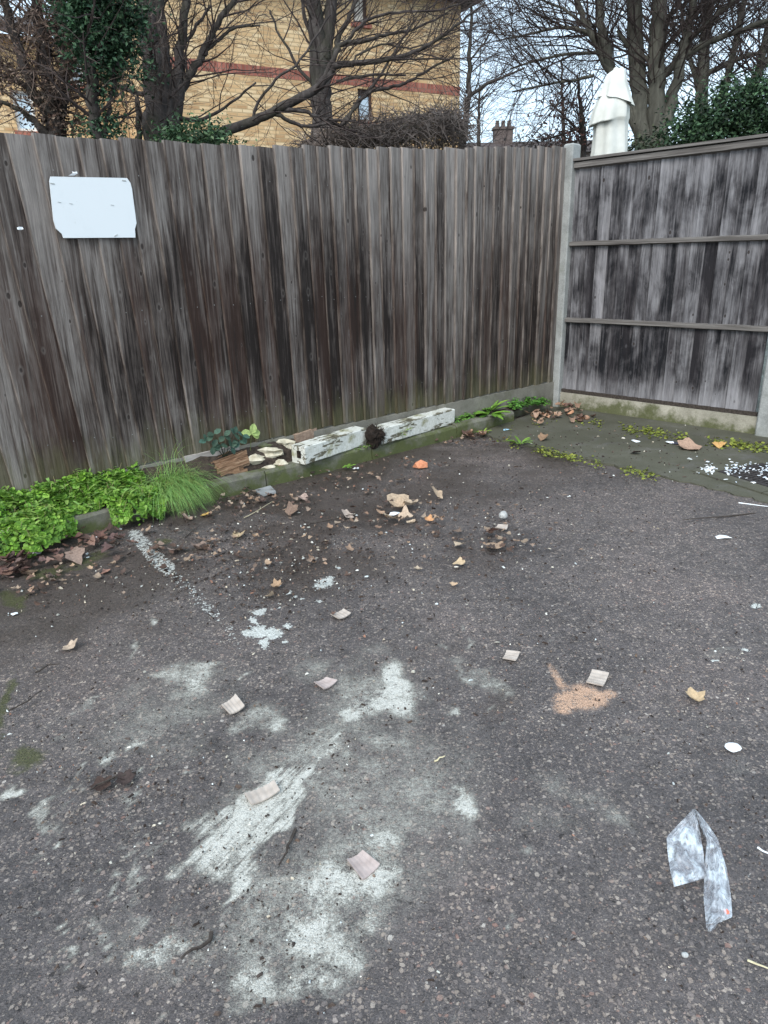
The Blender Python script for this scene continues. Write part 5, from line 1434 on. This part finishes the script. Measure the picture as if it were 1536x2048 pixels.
tree('dense_tree', 'bare twiggy tree behind at the right edge above the evergreen bush', [
    [(1400, 320, 26), (1402, 220, 22), (1406, 130, 18), (1414, 40, 15), (1420, -80, 11)], [(1440, 260, 14), (1452, 170, 12), (1470, 90, 10), (1490, -10, 8)],
    [(1500, 260, 16), (1510, 170, 13), (1530, 90, 11), (1545, 0, 8)], [(1410, 150, 9), (1450, 130, 8), (1500, 110, 6), (1560, 100, 5)], [(1404, 200, 9), (1380, 120, 7), (1365, 40, 6), (1350, -60, 4)], [(1480, 200, 12), (1530, 125, 9), (1570, 80, 7)]], 16.5, 190, 2.4, (5, 4), 310, 'bark_green', 'twigs', up=.01, wig=.12, spread=.55, r_tw=.012, start=.2)
tree('sapling', 'thin upright sapling left of the closed parasol', [[(1128, 310, 7), (1127, 240, 6), (1124, 180, 4), (1122, 120, 3)]], 22, 24, 1.6, (4, 2), 311, cat='tree', r_tw=.012)
tree('sapling', 'thin upright sapling behind the fence right of the slim tree', [[(957, 305, 7), (957, 250, 6), (958, 210, 4), (960, 170, 3)]], 22, 22, 1.5, (4, 2), 312, cat='tree', r_tw=.012)
T, TB = tree('copper_tree', 'small tree with reddish brown leaves left of the parasol', [[(1168, 320, 12), (1166, 250, 9), (1160, 200, 6), (1155, 150, 4)], [(1166, 270, 6), (1130, 235, 4), (1100, 205, 3)], [(1165, 255, 5), (1120, 270, 4), (1085, 280, 3)]], 15, 50, 1.2, (4, 3), 313, r_tw=.010)
f = foliage([blob(1110, 225, 50, 30, 15, 16), blob(1150, 245, 30, 40, 15, 14), blob(1110, 275, 50, 14, 15, 10)], 600, .06, [(.10, .045, .04), (.07, .035, .03), (.16, .08, .06)], 314, TB)
f.build('leaves', M['far_leaf'], T)

# evergreen bushes
def bush(name, label, blobs, n_, size, cols, seed, base_px, dist, cat='bush'):
    b = D(base_px[0], base_px[1], dist); b[2] = -.02
    root = empty(name, b, label, cat)
    f_ = foliage(blobs, n_, size, cols, seed, b)
    f_.build('foliage', M['far_leaf'], root)
    rr = random.Random(seed); s = MB()
    for (c, rx, ry, rz, w) in blobs:
        p = c - b; s.tube([(p[0] * .2, p[1] * .2, -.02), (p[0] * .6, p[1] * .6, p[2] * .5), tuple(p)], [.03, .022, .010], 5)
    s.build('stem', M['bark'], root)
    return root
bush('evergreen_bush', 'dense dark evergreen bush above the panel fence at the right', [blob(1450, 250, 90, 60, 10.5, 130, .8), blob(1500, 215, 60, 40, 10.5, 70, .8), blob(1405, 272, 46, 32, 10.5, 55, .8), blob(1560, 230, 80, 70, 10.5, 90, .8), blob(1460, 330, 90, 40, 10.5, 60)], 15000, .05, [(.022, .048, .022), (.036, .075, .034), (.06, .11, .05), (.012, .026, .014)], 401, (1450, 300), 10.5)
bush('shrub', 'low green leafy shrub just over the fence left of the leaning tree', [blob(390, 272, 46, 22, 6.3, 40), blob(430, 285, 34, 14, 6.3, 20), blob(350, 284, 26, 14, 6.3, 14), blob(395, 320, 60, 40, 6.3, 30)], 2600, .035, [(.035, .075, .032), (.06, .115, .05), (.09, .14, .07), (.02, .045, .02)], 402, (395, 300), 6.3)
bush('dark_shrub', 'dark low shrub at the foot of the grey tree behind the fence', [blob(1305, 296, 36, 14, 11.5, 22), blob(1262, 304, 24, 12, 11.5, 10), blob(1310, 335, 70, 30, 11.5, 24)], 1700, .06, [(.02, .03, .018), (.035, .045, .026), (.05, .06, .035)], 403, (1300, 300), 11.5)
bush('dark_shrub', 'dark bush far behind the corner post left of the parasol', [blob(1080, 300, 60, 14, 24, 20), blob(1140, 300, 40, 20, 24, 20), blob(1110, 320, 90, 30, 24, 20)], 1200, .12, [(.03, .028, .026), (.05, .045, .04)], 404, (1100, 300), 24)

# dried climber mound leaning before the building
b = D(780, 300, 8.6); b[2] = 0
root = empty('dried_climber', b, 'grey-brown mound of dried climber stems before the brick building', 'climber')
rr = random.Random(500); mb = MB()
TOP = [(600, 285), (640, 268), (700, 250), (760, 247), (820, 235), (865, 221), (905, 226), (925, 250), (930, 290)]
for _ in range(2600):
    x = rr.uniform(600, 928); yt = float(np.interp(x, [q[0] for q in TOP], [q[1] for q in TOP])) + rr.uniform(-3, 6)
    y = yt + abs(rr.gauss(0, 1)) * 30
    p = D(x, y, 8.6 + rr.uniform(-.5, .5)) - b
    d = np.array([rr.gauss(.3, .8), rr.gauss(0, .6), rr.gauss(.05, .5)]); d /= np.linalg.norm(d); pts = [p.copy()]
    l = rr.uniform(.12, .38)
    for k in range(4):
        d = d + np.array([rr.gauss(0, .35), rr.gauss(0, .35), rr.gauss(-.12, .3)]); d /= np.linalg.norm(d); p = p + d * l / 4; pts.append(p.copy())
    mb.tube(pts, [.005, .0045, .004, .003, .002], 3, cap=False)
for k in range(14):
    x = 620 + k * 22; e = D(x, 270, 8.6) - b
    mb.tube([(e[0], e[1], -.02), (e[0] + .05, e[1], e[2] * .5), tuple(e)], [.015, .012, .008], 5)
mb.build('stems', M['twigs_grey'], root)
f = foliage([blob(780, 275, 120, 18, 8.6, 60, .5), blob(890, 262, 34, 34, 8.6, 40), blob(690, 275, 60, 12, 8.6, 30), blob(840, 250, 50, 18, 8.6, 40)], 2600, .03, [(.13, .105, .085), (.20, .165, .14), (.10, .10, .05), (.26, .20, .16)], 501, b)
f.build('dry_leaves', M['far_leaf'], root)

# ------------------------------------------------------------------ buildings (local x = along the wall, y = away, z = up)
COR = D(918, 300, 17.5); COR[2] = 0
WD = np.array([math.cos(math.radians(28)), math.sin(math.radians(28)), 0.0]); WN = np.array([-WD[1], WD[0], 0.0])
FBLD = frame(COR, WD, WN)
def wall_uv(px, py, off=0.0):
    p = PL(px, py, COR + WN * off, WN)
    return (p - COR).dot(WD), p[2]
bl = empty('brick_building', COR, 'yellow brick block of flats with red brick band and brown windows', 'building', mw=FBLD)
zt = wall_uv(918, 6)[1]
xL = wall_uv(300, 200)[0]
w1 = [wall_uv(715, 178), wall_uv(745, 178), wall_uv(745, 243), wall_uv(715, 243)]
w2 = [wall_uv(706, 20), wall_uv(735, 20), wall_uv(735, 46)]
o1 = (w1[0][0], w1[1][0], wall_uv(730, 244)[1], wall_uv(730, 178)[1])
o2 = (w2[0][0], w2[1][0], wall_uv(722, 47)[1], wall_uv(722, 47)[1] + 1.15)
def wall_open(mb, x0, x1, z0, z1, ops, y=0.0):
    xs = sorted({x0, x1} | {v for o in ops for v in o[:2]}); zs = sorted({z0, z1} | {v for o in ops for v in o[2:]})
    for i in range(len(xs) - 1):
        for j in range(len(zs) - 1):
            cx, cz = (xs[i] + xs[i + 1]) / 2, (zs[j] + zs[j + 1]) / 2
            if any(o[0] < cx < o[1] and o[2] < cz < o[3] for o in ops): continue
            mb.add([(xs[i], y, zs[j]), (xs[i + 1], y, zs[j]), (xs[i + 1], y, zs[j + 1]), (xs[i], y, zs[j + 1])], [(0, 1, 2, 3)])
    for (a, b_, c, d) in ops:
        e = y + .12
        mb.add([(a, y, c), (b_, y, c), (b_, y, d), (a, y, d), (a, e, c), (b_, e, c), (b_, e, d), (a, e, d)], [(0, 1, 5, 4), (1, 2, 6, 5), (2, 3, 7, 6), (3, 0, 4, 7)])
mb = MB()
wall_open(mb, xL, 0, 0, zt, [o1, o2])
mb.add([(0, 0, 0), (0, 8, 0), (0, 8, zt), (0, 0, zt)], [(0, 1, 2, 3)]); mb.add([(xL, 0, 0), (xL, 8, 0), (xL, 8, zt), (xL, 0, zt)], [(3, 2, 1, 0)]); mb.add([(xL, 8, 0), (0, 8, 0), (0, 8, zt), (xL, 8, zt)], [(3, 2, 1, 0)])
mb.build('wall', M['yellow_brick'], bl)
bz0, bz1 = wall_uv(919, 192)[1], wall_uv(919, 174)[1]
mb = MB(); mb.aabb(xL, .004, -.006, -.0005, bz0, bz1); mb.build('brick_band', M['red_brick'], bl)
def window(parent, o, frame_m, blind=False, y=0.0):
    x0, x1, z0, z1 = o; t = .055; ya, yb = y + .06, y + .115
    f_ = MB()
    f_.aabb(x0, x1, ya, yb, z0, z0 + t); f_.aabb(x0, x1, ya, yb, z1 - t, z1); f_.aabb(x0, x0 + t, ya + .001, yb, z0 + t, z1 - t); f_.aabb(x1 - t, x1, ya + .001, yb, z0 + t, z1 - t)
    zm = z0 + (z1 - z0) * .82
    f_.aabb(x0 + t, x1 - t, ya + .006, yb - .006, zm, zm + .04)
    w_ = f_.build('window', M[frame_m], parent)
    g = MB(); g.aabb(x0 + t * .5, x1 - t * .5, yb - .02, yb - .012, z0 + t * .5, z1 - t * .5); g.build('pane', M['blind' if blind else 'glass_sky_tint'], w_)
    s = MB(); s.aabb(x0 - .06, x1 + .06, y - .05, y + .058, z0 - .075, z0 - .001); s.build('sill', M['red_brick'], w_)
window(bl, o1, 'window_frame'); window(bl, o2, 'window_frame', True)
mb = MB()
ov = .35
mb.aabb(xL - .2, ov, -ov, 8.3, zt, zt + .22)
mb.build('eaves', M['fascia'], bl)
mb = MB()
mb.add([(xL - .2, -ov, zt + .221), (ov, -ov, zt + .221), (ov, 8.3, zt + .221), (xL - .2, 8.3, zt + .221), (xL + 3, 4, zt + 3), (ov - 3, 4, zt + 3)], [(0, 1, 5, 4), (1, 2, 5), (2, 3, 4, 5), (3, 0, 4)])
mb.build('roof', M['roof_tile'], bl)
mb = MB(); mb.tube([(xL - .2, -ov - .06, zt + .10), (ov + .04, -ov - .06, zt + .10)], [.06, .06], 8); mb.build('gutter', M['white_frame'], bl)

# lower wing further left
WO = 2.2
LCR = COR + WN * WO
wz = wall_uv(240, 92, WO)[1]
x1_ = xL - .02; x0_ = x1_ - 9
wg = empty('brick_house', LCR + WD * (x1_ - 4), 'low yellow brick house with dark tiled roof behind the left trees', 'building', mw=frame(LCR, WD, WN))
oa = (wall_uv(25, 200, WO)[0], wall_uv(66, 200, WO)[0], wall_uv(45, 262, WO)[1], wall_uv(45, 180, WO)[1])
ob = (wall_uv(138, 150, WO)[0], wall_uv(168, 150, WO)[0], wall_uv(150, 170, WO)[1], wall_uv(150, 120, WO)[1])
mb = MB(); wall_open(mb, x0_, x1_, 0, wz, [oa, ob]); mb.build('wall', M['yellow_brick'], wg)
window(wg, oa, 'white_frame'); window(wg, ob, 'white_frame')
mb = MB()
mb.add([(x0_ - .3, -.4, wz - .05), (x1_, -.4, wz - .05), (x1_, 3.2, wz + 1.0), (x0_ - .3, 3.2, wz + 1.0), (x0_ - .3, -.4, wz + .08), (x1_, -.4, wz + .08), (x1_, 3.2, wz + 1.13), (x0_ - .3, 3.2, wz + 1.13)],
       [(3, 2, 1, 0), (4, 5, 6, 7), (0, 1, 5, 4), (1, 2, 6, 5), (2, 3, 7, 6), (3, 0, 4, 7)])
mb.build('roof', M['roof_tile'], wg)

# far house with a chimney
hb = D(1060, 300, 48); hb[2] = 0
hs = empty('far_house', hb, 'distant house with chimney seen low between fence corner and building', 'building')
z0_ = D(1100, 292, 48)[2]
mb = MB(); mb.aabb(-4.5, 4.6, -2, 2, 0, z0_ - .6); mb.build('wall', M['far_wall'], hs)
mb = MB(); mb.add([(-4.8, -2.3, z0_ - .6), (4.9, -2.3, z0_ - .6), (4.9, 2.3, z0_ - .6), (-4.8, 2.3, z0_ - .6), (-4.8, 0, z0_ + .3), (4.9, 0, z0_ + .3)], [(0, 1, 5, 4), (1, 2, 5), (2, 3, 4, 5), (3, 0, 4)])
mb.build('roof', M['roof_tile'], hs)
ck = MB(); zc = D(1004, 262, 48)[2]; xc = D(1004, 270, 48)[0] - hb[0]
ck.aabb(xc - .55, xc + .55, -.35, .35, z0_ - .5, zc); ck.aabb(xc - .62, xc + .62, -.42, .42, zc + .001, zc + .14)
for k in (-.35, 0, .35): ck.tube([(xc + k, 0, zc + .14), (xc + k, 0, zc + .5)], [.13, .11], 8)
ck.build('chimney', M['far_wall'], hs)

# ------------------------------------------------------------------ closed parasol behind the panel fence
pt = D(1213, 146, 8.3); pb_ = D(1216, 330, 8.3)
ps = empty('closed_parasol', (pb_[0], pb_[1], 0), 'closed cream parasol with frilled two-tier cover behind the panel fence', 'parasol')
mb = MB(); mb.tube([(0, 0, 0), (0, 0, pt[2] - .02)], [.022, .020], 10); mb.build('pole', M['pole_metal'], ps)
mb = MB(); mb.tube([(0, 0, 0), (0, 0, .06), (0, 0, .09)], [.26, .26, .06], 20); mb.build('base', M['grey_stone'], ps)
kpx = np.linalg.norm(pt - CAM) / FPX
def pleated(rows, n_, seed, ox=0.0):
    rr = random.Random(seed); mb = MB(); vs = []; m = 72
    ph = [rr.uniform(-.35, .35) for _ in range(n_)]
    for (z, rad, dep, dx, sag) in rows:
        for k in range(m):
            th = 2 * math.pi * k / m
            w = math.cos(n_ * th + .5 * math.sin(3 * th + 1))
            q = rad * (1 + dep * w + .05 * math.sin(2 * th + z * 5))
            vs.append((dx + q * math.cos(th), q * math.sin(th) * .9, z + sag * math.cos(th) - .006 * w * min(1, rad / .2)))
    L = len(rows)
    mb.add(vs, [(i * m + k, i * m + (k + 1) % m, (i + 1) * m + (k + 1) % m, (i + 1) * m + k) for i in range(L - 1) for k in range(m)])
    return mb
zz = lambda y: D(1213, y, 8.3)[2]
R = kpx * .9
lower = pleated([(zz(186), 18 * R, .06, .0, 0), (zz(198), 25 * R, .07, -.006, 0), (zz(218), 31 * R, .08, -.016, .012), (zz(241), 34 * R, .09, -.026, .035), (zz(244), 34.5 * R, .09, -.027, .038), (zz(245), 30 * R, .08, -.006, .01), (zz(262), 30 * R, .09, -.002, .0), (zz(300), 32 * R, .10, .0, 0), (zz(330), 34 * R, .11, .0, 0), (zz(400), 36 * R, .12, 0, 0), (zz(470), 36 * R, .13, 0, 0)], 7, 61)
lower.build('cover', M['parasol_cloth'], ps, smooth=True)
upper = pleated([(zz(140), 3 * R, 0, .006, .0), (zz(142), 12 * R, .03, .006, .022), (zz(149), 16.5 * R, .05, .006, .02), (zz(168), 20 * R, .07, .008, .01), (zz(186), 24.5 * R, .09, .016, -.01), (zz(200), 29 * R, .10, .028, -.035), (zz(204), 30.5 * R, .11, .031, -.042)], 6, 62)
upper.build('top_tier', M['parasol_cloth'], ps, smooth=True)
mb = MB(); mb.tube([(.006, 0, zz(146)), (.006, 0, zz(138)), (.006, 0, zz(136))], [.03, .022, .008], 10); mb.build('finial', M['parasol_cloth'], ps, smooth=True)
